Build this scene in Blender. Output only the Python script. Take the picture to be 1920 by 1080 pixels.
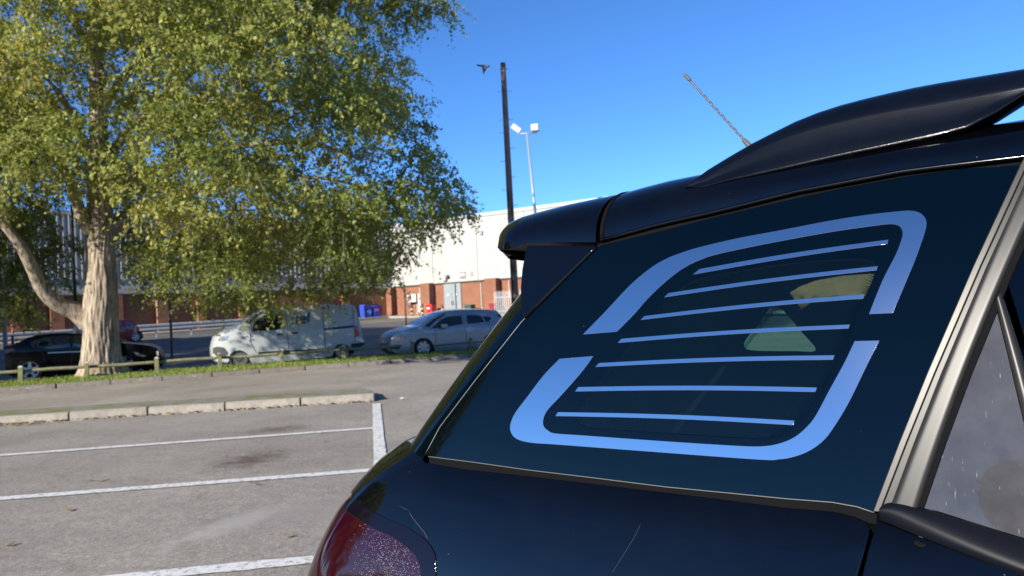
import bpy, bmesh, math, random
import numpy as np
from mathutils import Vector, Matrix
from mathutils.bvhtree import BVHTree
from mathutils.geometry import delaunay_2d_cdt

random.seed(7)
rng = np.random.default_rng(11)
for o in list(bpy.data.objects):
    bpy.data.objects.remove(o)
SC = bpy.context.scene
COL = SC.collection

# ------------------------------------------------------------------ camera
FPX, CX, CY = 1440.0, 960.0, 540.0
H0 = 1.40
PITCH, ROLL = math.radians(1.59), math.radians(2.9)
_f = Vector((0, math.cos(PITCH), math.sin(PITCH)))
_u = Vector((0, -math.sin(PITCH), math.cos(PITCH)))
_r = Vector((1, 0, 0))
RIGHT = _r * math.cos(ROLL) - _u * math.sin(ROLL)
UP = _u * math.cos(ROLL) + _r * math.sin(ROLL)
FWD = _f
CAM = Vector((0, 0, H0))
cam = bpy.data.cameras.new('camera')
cam.sensor_width = 36.0
cam.lens = 36.0 * FPX / 1920.0
cam.clip_start, cam.clip_end = 0.02, 3000
cam.dof.use_dof = True
cam.dof.focus_distance = 1.25
cam.dof.aperture_fstop = 9.5
co = bpy.data.objects.new('camera', cam)
COL.objects.link(co)
M = Matrix.Identity(4)
for i in range(3):
    M[i][0], M[i][1], M[i][2], M[i][3] = RIGHT[i], UP[i], -FWD[i], CAM[i]
co.matrix_world = M
SC.camera = co

# ------------------------------------------------------------------ light
SUN_EL = math.radians(22.0)
SUN_PLAN = Vector((-0.64, -0.77)).normalized()      # towards the sun, on the ground plan
SUNV = Vector((SUN_PLAN.x * math.cos(SUN_EL), SUN_PLAN.y * math.cos(SUN_EL), math.sin(SUN_EL)))
w = bpy.data.worlds.new('World')
SC.world = w
w.use_nodes = True
nt = w.node_tree
nt.nodes.clear()
sky = nt.nodes.new('ShaderNodeTexSky')
sky.sky_type = 'NISHITA'
sky.sun_disc = False
sky.sun_elevation = SUN_EL
sky.sun_rotation = math.atan2(SUN_PLAN.x, SUN_PLAN.y)
sky.altitude = 3200
sky.air_density = 0.72
sky.dust_density = 0.0
sky.ozone_density = 5.0
bg = nt.nodes.new('ShaderNodeBackground')
bg.inputs[1].default_value = 0.122
wo = nt.nodes.new('ShaderNodeOutputWorld')
hs = nt.nodes.new('ShaderNodeHueSaturation')
hs.inputs['Saturation'].default_value = 1.09
nt.links.new(sky.outputs[0], hs.inputs['Color'])
nt.links.new(hs.outputs[0], bg.inputs[0])
nt.links.new(bg.outputs[0], wo.inputs[0])
sl = bpy.data.lights.new('sun', 'SUN')
sl.energy = 4.4
sl.angle = math.radians(0.53)
sl.color = (1.0, 0.93, 0.82)
so = bpy.data.objects.new('sun', sl)
COL.objects.link(so)
so.location = (0, 0, 30)
so.rotation_euler = SUNV.to_track_quat('Z', 'Y').to_euler()
SC.view_settings.view_transform = 'Standard'
SC.view_settings.look = 'None'
SC.view_settings.gamma = 1.0
SC.view_settings.use_curve_mapping = False
SC.view_settings.exposure = 1.15
SC.cycles.use_denoising = True
SC.cycles.max_bounces = 8
SC.cycles.transparent_max_bounces = 12
SC.cycles.caustics_reflective = False
SC.cycles.caustics_refractive = False
SC.cycles.sample_clamp_indirect = 6

# ------------------------------------------------------------------ helpers
def ray(px, py):
    return (FWD + RIGHT * ((px - CX) / FPX) - UP * ((py - CY) / FPX))

NR = Vector((-0.375, 0.927))       # across the service road
DR = Vector((0.927, 0.375))        # along it
def gh(x, y):
    q = x * NR.x + y * NR.y
    return max(0.0, 0.043 * (min(q, 62.0) - 31.0))
def G(px, py, zg=None):
    """point on the ground under a pixel (zg: height of a raised level)"""
    d = ray(px, py)
    z = zg if zg is not None else 0.0
    if zg is not None:
        t = (z - H0) / d.z
        return CAM + d * t
    t = 0.5
    while t < 400:
        p = CAM + d * t
        if p.z <= gh(p.x, p.y):
            return p
        t += 0.02
    return CAM + d * 60
def at(px, py, depth):
    return CAM + ray(px, py) * depth

MATS = {}
def nm(name):
    m = bpy.data.materials.new(name)
    m.use_nodes = True
    b = m.node_tree.nodes['Principled BSDF']
    MATS[name] = m
    return m, m.node_tree, b
def mat(name, col, rough=0.5, metal=0.0, spec=0.5, var=0.0, scale=20.0, bump=0.0, bscale=60.0, coat=0.0, emis=None, alpha=None, var2=None):
    if name in MATS:
        return MATS[name]
    m, t, b = nm(name)
    b.inputs['Roughness'].default_value = rough
    b.inputs['Metallic'].default_value = metal
    b.inputs['Specular IOR Level'].default_value = spec
    b.inputs['Coat Weight'].default_value = coat
    b.inputs['Coat Roughness'].default_value = 0.03
    b.inputs['Base Color'].default_value = (*col, 1)
    if var > 0 or bump > 0:
        tc = t.nodes.new('ShaderNodeTexCoord')
    if var > 0:
        n = t.nodes.new('ShaderNodeTexNoise')
        n.inputs['Scale'].default_value = scale
        n.inputs['Detail'].default_value = 6
        n.inputs['Roughness'].default_value = 0.65
        t.links.new(tc.outputs['Object'], n.inputs['Vector'])
        r = t.nodes.new('ShaderNodeValToRGB')
        r.color_ramp.elements[0].position, r.color_ramp.elements[1].position = 0.3, 0.7
        c2 = var2 if var2 else col
        r.color_ramp.elements[0].color = (*[max(0, c * (1 - var)) for c in col], 1)
        r.color_ramp.elements[1].color = (*[min(1, c * (1 + var)) for c in c2], 1)
        t.links.new(n.outputs['Fac'], r.inputs['Fac'])
        t.links.new(r.outputs['Color'], b.inputs['Base Color'])
    if bump > 0:
        n2 = t.nodes.new('ShaderNodeTexNoise')
        n2.inputs['Scale'].default_value = bscale
        n2.inputs['Detail'].default_value = 5
        t.links.new(tc.outputs['Object'], n2.inputs['Vector'])
        bp = t.nodes.new('ShaderNodeBump')
        bp.inputs['Strength'].default_value = bump
        bp.inputs['Distance'].default_value = 0.01
        t.links.new(n2.outputs['Fac'], bp.inputs['Height'])
        t.links.new(bp.outputs['Normal'], b.inputs['Normal'])
    return m

def link(o, parent=None):
    COL.objects.link(o)
    if parent is not None:
        o.parent = parent
    return o
def tag(o, label=None, cat=None, group=None, kind=None):
    if label: o['label'] = label
    if cat: o['category'] = cat
    if group: o['group'] = group
    if kind: o['kind'] = kind
    return o
def thing(name, label, cat, loc=(0, 0, 0), rotz=0.0, group=None):
    o = bpy.data.objects.new(name, None)
    o.empty_display_size = 0.1
    o.location = loc
    o.rotation_euler = (0, 0, rotz)
    link(o)
    return tag(o, label, cat, group)
def mesh(name, V, F, m, parent=None, smooth=False):
    me = bpy.data.meshes.new(name)
    me.from_pydata([tuple(v) for v in V], [], [tuple(f) for f in F])
    me.update()
    if m is not None:
        me.materials.append(m)
    if smooth:
        me.polygons.foreach_set('use_smooth', [True] * len(me.polygons))
    o = bpy.data.objects.new(name, me)
    return link(o, parent)
class MB:
    """collects simple shapes into one mesh"""
    def __init__(s):
        s.V, s.F = [], []
    def add(s, V, F):
        n = len(s.V)
        s.V += [tuple(v) for v in V]
        s.F += [tuple(i + n for i in f) for f in F]
        return s
    def box(s, c, d, rz=0.0, bev=0.0):
        x, y, z = d[0] / 2, d[1] / 2, d[2] / 2
        if bev > 0:
            b = min(bev, x * .9, y * .9, z * .9)
            bm = bmesh.new()
            bmesh.ops.create_cube(bm, size=1)
            bmesh.ops.scale(bm, vec=d, verts=bm.verts)
            bmesh.ops.bevel(bm, geom=list(bm.edges), offset=b, segments=2, affect='EDGES', profile=0.6)
            bm.verts.index_update()
            V = [v.co.copy() for v in bm.verts]
            F = [[v.index for v in f.verts] for f in bm.faces]
            bm.free()
        else:
            V = [Vector((a * x, b_ * y, c_ * z)) for a in (-1, 1) for b_ in (-1, 1) for c_ in (-1, 1)]
            F = [(0, 1, 3, 2), (4, 6, 7, 5), (0, 4, 5, 1), (2, 3, 7, 6), (0, 2, 6, 4), (1, 5, 7, 3)]
        R = Matrix.Rotation(rz, 3, 'Z')
        return s.add([R @ v + Vector(c) for v in V], F)
    def tube(s, pts, rad, n=10, cap=True):
        pts = [Vector(p) for p in pts]
        if not isinstance(rad, (list, tuple)):
            rad = [rad] * len(pts)
        V, F = [], []
        ref = Vector((0, 0, 1))
        for i, p in enumerate(pts):
            d = (pts[min(i + 1, len(pts) - 1)] - pts[max(i - 1, 0)]).normalized()
            a = d.cross(ref)
            if a.length < 0.05:
                a = d.cross(Vector((1, 0, 0)))
            a.normalize()
            b = d.cross(a)
            for k in range(n):
                t = 2 * math.pi * k / n
                V.append(p + a * (math.cos(t) * rad[i]) + b * (math.sin(t) * rad[i]))
        for i in range(len(pts) - 1):
            for k in range(n):
                F.append((i * n + k, i * n + (k + 1) % n, (i + 1) * n + (k + 1) % n, (i + 1) * n + k))
        if cap:
            F.append(tuple(range(n - 1, -1, -1)))
            F.append(tuple((len(pts) - 1) * n + k for k in range(n)))
        return s.add(V, F)
    def prism(s, poly, y0, y1):
        """polygon in (x,z) pushed along y"""
        n = len(poly)
        V = [(x, y0, z) for x, z in poly] + [(x, y1, z) for x, z in poly]
        F = [tuple(range(n)), tuple(range(2 * n - 1, n - 1, -1))]
        F += [(i, i + n, (i + 1) % n + n, (i + 1) % n) for i in range(n)]
        return s.add(V, F)
    def obj(s, name, m, parent=None, smooth=False):
        return mesh(name, s.V, s.F, m, parent, smooth)
def copy_tree(o, parent=None):
    c = o.copy()
    COL.objects.link(c)
    c.parent = parent
    for ch in [k for k in bpy.data.objects if k.parent == o]:
        copy_tree(ch, c)
    return c

def catmull(P, n=6, closed=False):
    P = [Vector(p) for p in P]
    out = []
    N = len(P)
    for i in range(N if closed else N - 1):
        if closed:
            a, b, c, d = P[i - 1], P[i], P[(i + 1) % N], P[(i + 2) % N]
        else:
            a, b, c, d = P[max(i - 1, 0)], P[i], P[i + 1], P[min(i + 2, N - 1)]
        for k in range(n):
            t = k / n
            out.append(0.5 * ((2 * b) + (c - a) * t + (2 * a - 5 * b + 4 * c - d) * t * t + (3 * b - a - 3 * c + d) * t ** 3))
    if not closed:
        out.append(P[-1])
    return out
def inside(poly, x, y):
    c = False
    j = len(poly) - 1
    for i in range(len(poly)):
        xi, yi = poly[i][0], poly[i][1]
        xj, yj = poly[j][0], poly[j][1]
        if (yi > y) != (yj > y) and x < (xj - xi) * (y - yi) / (yj - yi) + xi:
            c = not c
        j = i
    return c
def area2(poly):
    return sum(poly[i][0] * poly[(i + 1) % len(poly)][1] - poly[(i + 1) % len(poly)][0] * poly[i][1] for i in range(len(poly)))
def densify(poly, step, closed=True):
    out = []
    N = len(poly)
    for i in range(N if closed else N - 1):
        a, b = Vector(poly[i]), Vector(poly[(i + 1) % N])
        k = max(1, int(math.ceil((b - a).length / step)))
        for j in range(k):
            out.append(a + (b - a) * (j / k))
    if not closed:
        out.append(Vector(poly[-1]))
    return out
def tri2d(outline, step, holes=()):
    """fill a 2-D outline with an even triangle net; returns points, triangles, outline index loops"""
    loops = [outline] + list(holes)
    V, E, L = [], [], []
    for lp in loops:
        n0 = len(V)
        V += [Vector((p[0], p[1])) for p in lp]
        L.append(list(range(n0, n0 + len(lp))))
        E += [(n0 + i, n0 + (i + 1) % len(lp)) for i in range(len(lp))]
    xs = [p[0] for p in outline]
    ys = [p[1] for p in outline]
    arr = np.array([(p[0], p[1]) for lp in loops for p in lp])
    j = 0
    y = min(ys) + step * .5
    while y < max(ys):
        x = min(xs) + step * (.5 if j % 2 else 0.0)
        while x < max(xs):
            if inside(outline, x, y) and not any(inside(h, x, y) for h in holes):
                if np.min(np.hypot(arr[:, 0] - x, arr[:, 1] - y)) > step * .45:
                    V.append(Vector((x, y)))
            x += step
        y += step * .866
        j += 1
    r = delaunay_2d_cdt(V, E, [], 0, 1e-7)
    P, T, ov = r[0], r[2], r[3]
    tris = []
    for f in T:
        cx = sum(P[i][0] for i in f) / len(f)
        cy = sum(P[i][1] for i in f) / len(f)
        if inside(outline, cx, cy) and not any(inside(h, cx, cy) for h in holes):
            f = list(f)
            if area2([P[i] for i in f]) < 0:
                f.reverse()
            tris.append(f)
    back = {}
    for i, src in enumerate(ov):
        for s in src:
            back[s] = i
    return P, tris, [[back[i] for i in lp] for lp in L]

# ================================================================== SETTING
def strip(name, q0, q1, x0, x1, m, z=0.0, follow=False, nx=1, nq=1, kind='structure', parent=None):
    """sheet between two distances across the service road"""
    V, F = [], []
    for i in range(nq + 1):
        q = q0 + (q1 - q0) * i / nq
        for j in range(nx + 1):
            a = x0 + (x1 - x0) * j / nx
            p = NR * q + DR * a
            V.append((p.x, p.y, (gh(p.x, p.y) if follow else 0.0) + z))
    for i in range(nq):
        for j in range(nx):
            k = i * (nx + 1) + j
            F.append((k, k + 1, k + nx + 2, k + nx + 1))
    o = mesh(name, V, F, m, parent)
    if parent is None:
        tag(o, kind=kind)
    return o

def asphalt(name, base, warm, speck=1.0, stain=False):
    m, t, b = nm(name)
    N, Lk = t.nodes, t.links
    tc = N.new('ShaderNodeTexCoord')
    def noise(scale, detail=4, rough=.6):
        n = N.new('ShaderNodeTexNoise')
        n.inputs['Scale'].default_value = scale
        n.inputs['Detail'].default_value = detail
        n.inputs['Roughness'].default_value = rough
        Lk.new(tc.outputs['Object'], n.inputs['Vector'])
        return n
    def ramp(src, p0, c0, p1, c1):
        r = N.new('ShaderNodeValToRGB')
        r.color_ramp.elements[0].position, r.color_ramp.elements[1].position = p0, p1
        r.color_ramp.elements[0].color, r.color_ramp.elements[1].color = (*c0, 1), (*c1, 1)
        Lk.new(src, r.inputs['Fac'])
        return r
    def mix(fac, a, b_, mode='MIX'):
        x = N.new('ShaderNodeMix')
        x.data_type = 'RGBA'
        x.blend_type = mode
        if isinstance(fac, float):
            x.inputs[0].default_value = fac
        else:
            Lk.new(fac, x.inputs[0])
        for s, i in ((a, 6), (b_, 7)):
            if isinstance(s, tuple):
                x.inputs[i].default_value = (*s, 1)
            else:
                Lk.new(s, x.inputs[i])
        return x.outputs[2]
    big = ramp(noise(0.55, 5).outputs['Fac'], .3, tuple(c * .80 for c in base), .72, tuple(c * 1.12 for c in warm))
    mid = ramp(noise(7.0, 5, .7).outputs['Fac'], .3, (.80, .80, .80), .7, (1.12, 1.11, 1.09))
    c = mix(1.0, big.outputs[0], mid.outputs[0], 'MULTIPLY')
    fine = ramp(noise(85.0, 3, .75).outputs['Fac'], .36, (.52, .52, .53), .66, (1.42, 1.40, 1.36))
    c = mix(0.85 * speck, c, mix(1.0, c, fine.outputs[0], 'MULTIPLY'))
    grain = ramp(noise(26.0, 4, .8).outputs['Fac'], .38, (.66, .66, .67), .64, (1.28, 1.27, 1.24))
    c = mix(0.8 * speck, c, mix(1.0, c, grain.outputs[0], 'MULTIPLY'))
    vo = N.new('ShaderNodeTexVoronoi')
    vo.inputs['Scale'].default_value = 42
    Lk.new(tc.outputs['Object'], vo.inputs['Vector'])
    sp = ramp(vo.outputs['Color'], .93, (0, 0, 0), .97, (1, 1, 1))
    vd = ramp(vo.outputs['Distance'], .22, (1, 1, 1), .34, (0, 0, 0))
    c = mix(mix(1.0, sp.outputs[0], vd.outputs[0], 'MULTIPLY'), c, (.62, .60, .55))
    # fine cracks
    ck = N.new('ShaderNodeTexVoronoi')
    ck.feature = 'DISTANCE_TO_EDGE'
    ck.inputs['Scale'].default_value = .33
    nz = noise(2.2, 6)
    va = N.new('ShaderNodeVectorMath')
    va.operation = 'MULTIPLY_ADD'
    va.inputs[1].default_value = (.6, .6, .6)
    Lk.new(nz.outputs['Color'], va.inputs[0])
    Lk.new(tc.outputs['Object'], va.inputs[2])
    Lk.new(va.outputs[0], ck.inputs['Vector'])
    ckr = ramp(ck.outputs['Distance'], .0, (.82, .81, .8), .012, (1, 1, 1))
    c = mix(0.7, c, mix(1.0, c, ckr.outputs[0], 'MULTIPLY'))
    if stain:
        for cx, cy, ax, ay, rot, colr, st in stain:
            mp = N.new('ShaderNodeMapping')
            mp.vector_type = 'TEXTURE'
            mp.inputs['Location'].default_value = (cx, cy, 0)
            mp.inputs['Rotation'].default_value = (0, 0, rot)
            mp.inputs['Scale'].default_value = (ax, ay, 1)
            Lk.new(tc.outputs['Object'], mp.inputs['Vector'])
            ln = N.new('ShaderNodeVectorMath')
            ln.operation = 'LENGTH'
            Lk.new(mp.outputs[0], ln.inputs[0])
            nn = noise(6.5, 8, .8)
            ad = N.new('ShaderNodeMath')
            ad.operation = 'MULTIPLY_ADD'
            ad.inputs[1].default_value = 2.3
            Lk.new(nn.outputs['Fac'], ad.inputs[0])
            Lk.new(ln.outputs['Value'], ad.inputs[2])
            rr = ramp(ad.outputs[0], 1.05, (st, st, st), 1.75, (0, 0, 0))
            rr.color_ramp.interpolation = 'EASE'
            ad2 = N.new('ShaderNodeMapRange')
            ad2.inputs['From Min'].default_value = 1.25
            ad2.inputs['From Max'].default_value = 1.95
            ad2.inputs['To Min'].default_value = st
            ad2.inputs['To Max'].default_value = 0
            Lk.new(ad.outputs[0], ad2.inputs['Value'])
            c = mix(ad2.outputs[0], c, colr)
    Lk.new(c, b.inputs['Base Color'])
    b.inputs['Roughness'].default_value = .85
    b.inputs['Specular IOR Level'].default_value = .35
    bp = N.new('ShaderNodeBump')
    bp.inputs['Strength'].default_value = .55
    bp.inputs['Distance'].default_value = .006
    Lk.new(noise(110.0, 3, .7).outputs['Fac'], bp.inputs['Height'])
    Lk.new(bp.outputs[0], b.inputs['Normal'])
    return m

s1 = G(470, 862); s2 = G(520, 805); s3 = G(430, 985); s4 = G(590, 960)
M_LOT = asphalt('lot_asphalt', (.295, .270, .236), (.325, .296, .256), 1.0, stain=[
    (s1.x, s1.y, .55, .85, -.25, (.10, .072, .052), .95),
    (s2.x, s2.y, .7, .5, .5, (.11, .08, .058), .85),
    (s3.x, s3.y, .25, .9, -.45, (.42, .39, .35), .6),
    (s4.x, s4.y, 1.3, .5, .3, (.27, .25, .23), .45)])
M_LANE = asphalt('lane_asphalt', (.30, .272, .236), (.33, .298, .256), .7)
M_ROAD = asphalt('road_asphalt', (.13, .13, .132), (.15, .148, .145), .6)
M_YARD = asphalt('yard_asphalt', (.12, .12, .123), (.145, .143, .14), .5)
M_EARTH = mat('earth', (.16, .14, .11), .95, var=.3, scale=.4)

def big_ground():
    V, F = [], []
    qs = [-600, 20, 31, 62, 1500]
    for q in qs:
        for a in (-1500, 1500):
            p = NR * q + DR * a
            V.append((p.x, p.y, gh(p.x, p.y) - .06))
    for i in range(len(qs) - 1):
        F.append((2 * i, 2 * i + 1, 2 * i + 3, 2 * i + 2))
    return tag(mesh('ground', V, F, M_EARTH), kind='structure')
big_ground()
strip('car_park', -60, 22.0, -70, 70, M_LOT, 0.0)
QK, QB = 22.05, 25.35              # front kerb and back edge of the verge
strip('road', QB + .05, 31.0, -120, 120, M_ROAD, 0.0)
strip('service_yard', 31.0, 66.0, -120, 120, M_YARD, 0.0, follow=True, nq=2)
# lane between the parking bays and the verge, a lighter coat on the same asphalt
def lane():
    A, B = G(0, 797), G(703, 753)
    d = (B - A).normalized()
    n = Vector((-d.y, d.x, 0))
    E1, E0 = G(716, 758), G(726, 868)
    de = (E0 - E1).normalized()
    P = [A - d * 14 + n * 1.1, B + n * 1.1, B + n * .05 + d * .05, E1, E1 + de * 13]
    P += [E1 + de * 13 + d * 60]
    for a in (60, -60):
        q = NR * (QK - .02) + DR * a
        P.append(Vector((q.x, q.y, 0)))
    V = [(p.x, p.y, .004) for p in P]
    return tag(mesh('access_lane', V, [tuple(range(len(V)))], M_LANE), kind='structure')
lane()

# ---- white bay markings, worn
def paint():
    m, t, b = nm('road_paint')
    tc = t.nodes.new('ShaderNodeTexCoord')
    n = t.nodes.new('ShaderNodeTexNoise')
    n.inputs['Scale'].default_value = 22
    n.inputs['Detail'].default_value = 8
    n.inputs['Roughness'].default_value = .75
    t.links.new(tc.outputs['Object'], n.inputs['Vector'])
    r = t.nodes.new('ShaderNodeValToRGB')
    r.color_ramp.elements[0].position, r.color_ramp.elements[1].position = .40, .49
    r.color_ramp.elements[0].color = (.27, .25, .23, 1)
    r.color_ramp.elements[1].color = (.66, .65, .62, 1)
    t.links.new(n.outputs['Fac'], r.inputs['Fac'])
    t.links.new(r.outputs[0], b.inputs['Base Color'])
    b.inputs['Roughness'].default_value = .7
    return m
M_PAINT = paint()
def paint_line(name, a, b, wd, z=.009):
    a, b = Vector(a).xy, Vector(b).xy
    d = (b - a)
    L = d.length
    d.normalize()
    n = Vector((-d.y, d.x))
    k = max(2, int(L / .06))
    V, F = [], []
    for i in range(k + 1):
        p = a + d * (L * i / k)
        e0 = wd / 2 + random.uniform(-.006, .006)
        e1 = wd / 2 + random.uniform(-.006, .006)
        V += [(p.x - n.x * e0, p.y - n.y * e0, z), (p.x + n.x * e1, p.y + n.y * e1, z)]
    for i in range(k):
        F.append((2 * i, 2 * i + 2, 2 * i + 3, 2 * i + 1))
    return tag(mesh(name, V, F, M_PAINT), kind='structure')
def ext(p, q, k):                    # carry a line on past the frame
    p, q = Vector(p), Vector(q)
    return p + (p - q).normalized() * k
e1, e0 = G(706, 758), G(713, 868)
paint_line('bay_marking', ext(G(0, 855), G(695, 804), 4), G(704, 803.5), .15)
paint_line('bay_marking', ext(G(0, 937), G(690, 884), 5), G(712, 882), .15)
l3a, l3b = G(310, 1079), G(575, 1053)
paint_line('bay_marking', ext(l3a, l3b, 5), ext(l3b, l3a, .65), .15)
paint_line('bay_marking', e1, ext(e0, e1, 6.0), .125, .013)
dd = (Vector(l3b) - Vector(l3a)).normalized()
off = Vector((-(l3b - l3a).normalized().y, (l3b - l3a).normalized().x, 0)) * -2.4
paint_line('bay_marking', Vector(l3a) + off - dd * 5, Vector(l3b) + off + dd * .6, .10)

# ---- kerbs
def stone_mat(name, c, moss=None):
    m, t, b = nm(name)
    tc = t.nodes.new('ShaderNodeTexCoord')
    oi = t.nodes.new('ShaderNodeObjectInfo')
    n = t.nodes.new('ShaderNodeTexNoise')
    n.inputs['Scale'].default_value = 9
    n.inputs['Detail'].default_value = 8
    n.inputs['Roughness'].default_value = .72
    t.links.new(tc.outputs['Object'], n.inputs['Vector'])
    r = t.nodes.new('ShaderNodeValToRGB')
    r.color_ramp.elements[0].position, r.color_ramp.elements[1].position = .32, .68
    r.color_ramp.elements[0].color = (*[v * .66 for v in c], 1)
    r.color_ramp.elements[1].color = (*[v * 1.18 for v in c], 1)
    t.links.new(n.outputs['Fac'], r.inputs['Fac'])
    hs = t.nodes.new('ShaderNodeHueSaturation')
    mr = t.nodes.new('ShaderNodeMapRange')
    mr.inputs['To Min'].default_value, mr.inputs['To Max'].default_value = .82, 1.12
    t.links.new(oi.outputs['Random'], mr.inputs['Value'])
    t.links.new(mr.outputs[0], hs.inputs['Value'])
    t.links.new(r.outputs[0], hs.inputs['Color'])
    out = hs.outputs[0]
    if moss:
        n2 = t.nodes.new('ShaderNodeTexNoise')
        n2.inputs['Scale'].default_value = 3.5
        n2.inputs['Detail'].default_value = 7
        t.links.new(tc.outputs['Object'], n2.inputs['Vector'])
        r2 = t.nodes.new('ShaderNodeValToRGB')
        r2.color_ramp.elements[0].position, r2.color_ramp.elements[1].position = .46, .56
        t.links.new(n2.outputs['Fac'], r2.inputs['Fac'])
        mx = t.nodes.new('ShaderNodeMix')
        mx.data_type = 'RGBA'
        t.links.new(r2.outputs[0], mx.inputs[0])
        t.links.new(out, mx.inputs[6])
        mx.inputs[7].default_value = (*moss, 1)
        out = mx.outputs[2]
    t.links.new(out, b.inputs['Base Color'])
    b.inputs['Roughness'].default_value = .9
    bp = t.nodes.new('ShaderNodeBump')
    bp.inputs['Strength'].default_value = .6
    bp.inputs['Distance'].default_value = .012
    t.links.new(n.outputs['Fac'], bp.inputs['Height'])
    t.links.new(bp.outputs[0], b.inputs['Normal'])
    return m
M_KERB = stone_mat('kerb_stone', (.275, .25, .208))
M_KERB2 = stone_mat('kerb_concrete', (.225, .20, .165))
M_MOSS = stone_mat('mossy_asphalt', (.24, .215, .18), (.14, .15, .04))

def kerb_run(parent, a, b, depth, height, L, m, sink=.08, round_end=False):
    """stones laid end to end from a to b; front face on the line, body behind it"""
    a, b = Vector((a.x, a.y)), Vector((b.x, b.y))
    d = (b - a).normalized()
    n = Vector((-d.y, d.x))
    tot = (b - a).length
    k = int(round(tot / L))
    st = tot / k
    bm = bmesh.new()
    bmesh.ops.create_cube(bm, size=1)
    bmesh.ops.scale(bm, vec=(st - .014, depth, height + sink), verts=bm.verts)
    bmesh.ops.bevel(bm, geom=[e for e in bm.edges], offset=.014, segments=2, affect='EDGES')
    me = bpy.data.meshes.new('kerb_stone')
    bm.to_mesh(me)
    bm.free()
    me.materials.append(m)
    for i in range(k):
        p = a + d * (st * (i + .5)) + n * (depth / 2)
        o = bpy.data.objects.new('kerb_stone', me)
        o.location = (p.x + random.uniform(-.004, .004), p.y + random.uniform(-.006, .006), (height - sink) / 2 + random.uniform(-.007, .007))
        o.rotation_euler = (random.uniform(-.012, .012), random.uniform(-.006, .006), math.atan2(d.y, d.x) + random.uniform(-.006, .006))
        link(o, parent)
# island in front of the lane: kerb stones and a mossy top
ka, kb = G(0, 797), G(703, 753)
di = (kb - ka).normalized()
ni = Vector((-di.y, di.x, 0))
isl = tag(mesh('traffic_island', [ka - di * 12 + ni * .14 + Vector((0, 0, .122)), kb + ni * .14 + Vector((0, 0, .122)) - di * .02,
     kb + ni * 1.15 - di * .25 + Vector((0, 0, .118)), ka - di * 12 + ni * 1.15 + Vector((0, 0, .118)),
     ka - di * 12 + ni * .14 + Vector((0, 0, -.03)), kb + ni * .14 + Vector((0, 0, -.03)) - di * .02,
     kb + ni * 1.15 - di * .25 + Vector((0, 0, -.03)), ka - di * 12 + ni * 1.15 + Vector((0, 0, -.03))],
     [(0, 1, 2, 3), (1, 5, 6, 2), (2, 6, 7, 3), (0, 4, 5, 1)], M_MOSS), kind='structure')
kerb_run(isl, ka - di * 10.9, kb, .14, .135, 1.19, M_KERB)
# end stones turning back round the tip of the island
kerb_run(isl, kb + di * .0 + ni * .15, kb + ni * 1.0 - di * .12, .12, .11, .85, M_KERB)

# verge
M_TURF = mat('turf', (.085, .115, .03), .95, var=.45, scale=4, bump=.8, bscale=50)
verge = strip('grass_verge', QK + .14, QB, -60, 60, M_TURF, .10, nx=60, nq=4)
b_ = strip('verge_edge', QB, QB + .1, -60, 60, M_KERB2, .10, parent=verge)
ka2 = NR * QK + DR * -30.0
kb2 = NR * QK + DR * 34.0
kerb_run(verge, Vector((*ka2, 0)), Vector((*kb2, 0)), .14, .125, 1.2, M_KERB2)

def grass_blades():
    n = 60000
    q = QK + .15 + rng.random(n) ** 1.1 * (QB - QK - .2)
    a = -9 + rng.random(n) * 26
    x = NR.x * q + DR.x * a
    y = NR.y * q + DR.y * a
    cl = np.sin(x * 3.1) * np.cos(y * 2.7 + x) * .5 + .5
    h = .03 + .05 * rng.random(n) * (.5 + cl) + (rng.random(n) > .97) * .05
    th = rng.random(n) * 6.283
    wv = .009 + rng.random(n) * .008
    lx, ly = np.cos(th), np.sin(th)
    bx, by = (rng.random(n) - .5) * .05, (rng.random(n) - .5) * .05
    V = np.empty((n, 3, 3))
    V[:, 0] = np.stack([x - lx * wv, y - ly * wv, np.full(n, .098)], 1)
    V[:, 1] = np.stack([x + lx * wv, y + ly * wv, np.full(n, .098)], 1)
    V[:, 2] = np.stack([x + bx, y + by, .1 + h], 1)
    return V.reshape(-1, 3)
def raw_mesh(name, V, k, m, parent=None, attr=None):
    """many separate k-gons from one vertex array"""
    n = len(V) // k
    me = bpy.data.meshes.new(name)
    me.vertices.add(len(V))
    me.vertices.foreach_set('co', np.ascontiguousarray(V, dtype=np.float32).ravel())
    me.loops.add(n * k)
    me.loops.foreach_set('vertex_index', np.arange(n * k, dtype=np.int32))
    me.polygons.add(n)
    me.polygons.foreach_set('loop_start', np.arange(0, n * k, k, dtype=np.int32))
    me.polygons.foreach_set('loop_total', np.full(n, k, dtype=np.int32))
    if attr is not None:
        a = me.attributes.new('tone', 'FLOAT', 'FACE')
        a.data.foreach_set('value', np.ascontiguousarray(attr, dtype=np.float32))
    me.update(calc_edges=True)
    if m is not None:
        me.materials.append(m)
    o = bpy.data.objects.new(name, me)
    return link(o, parent)
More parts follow.
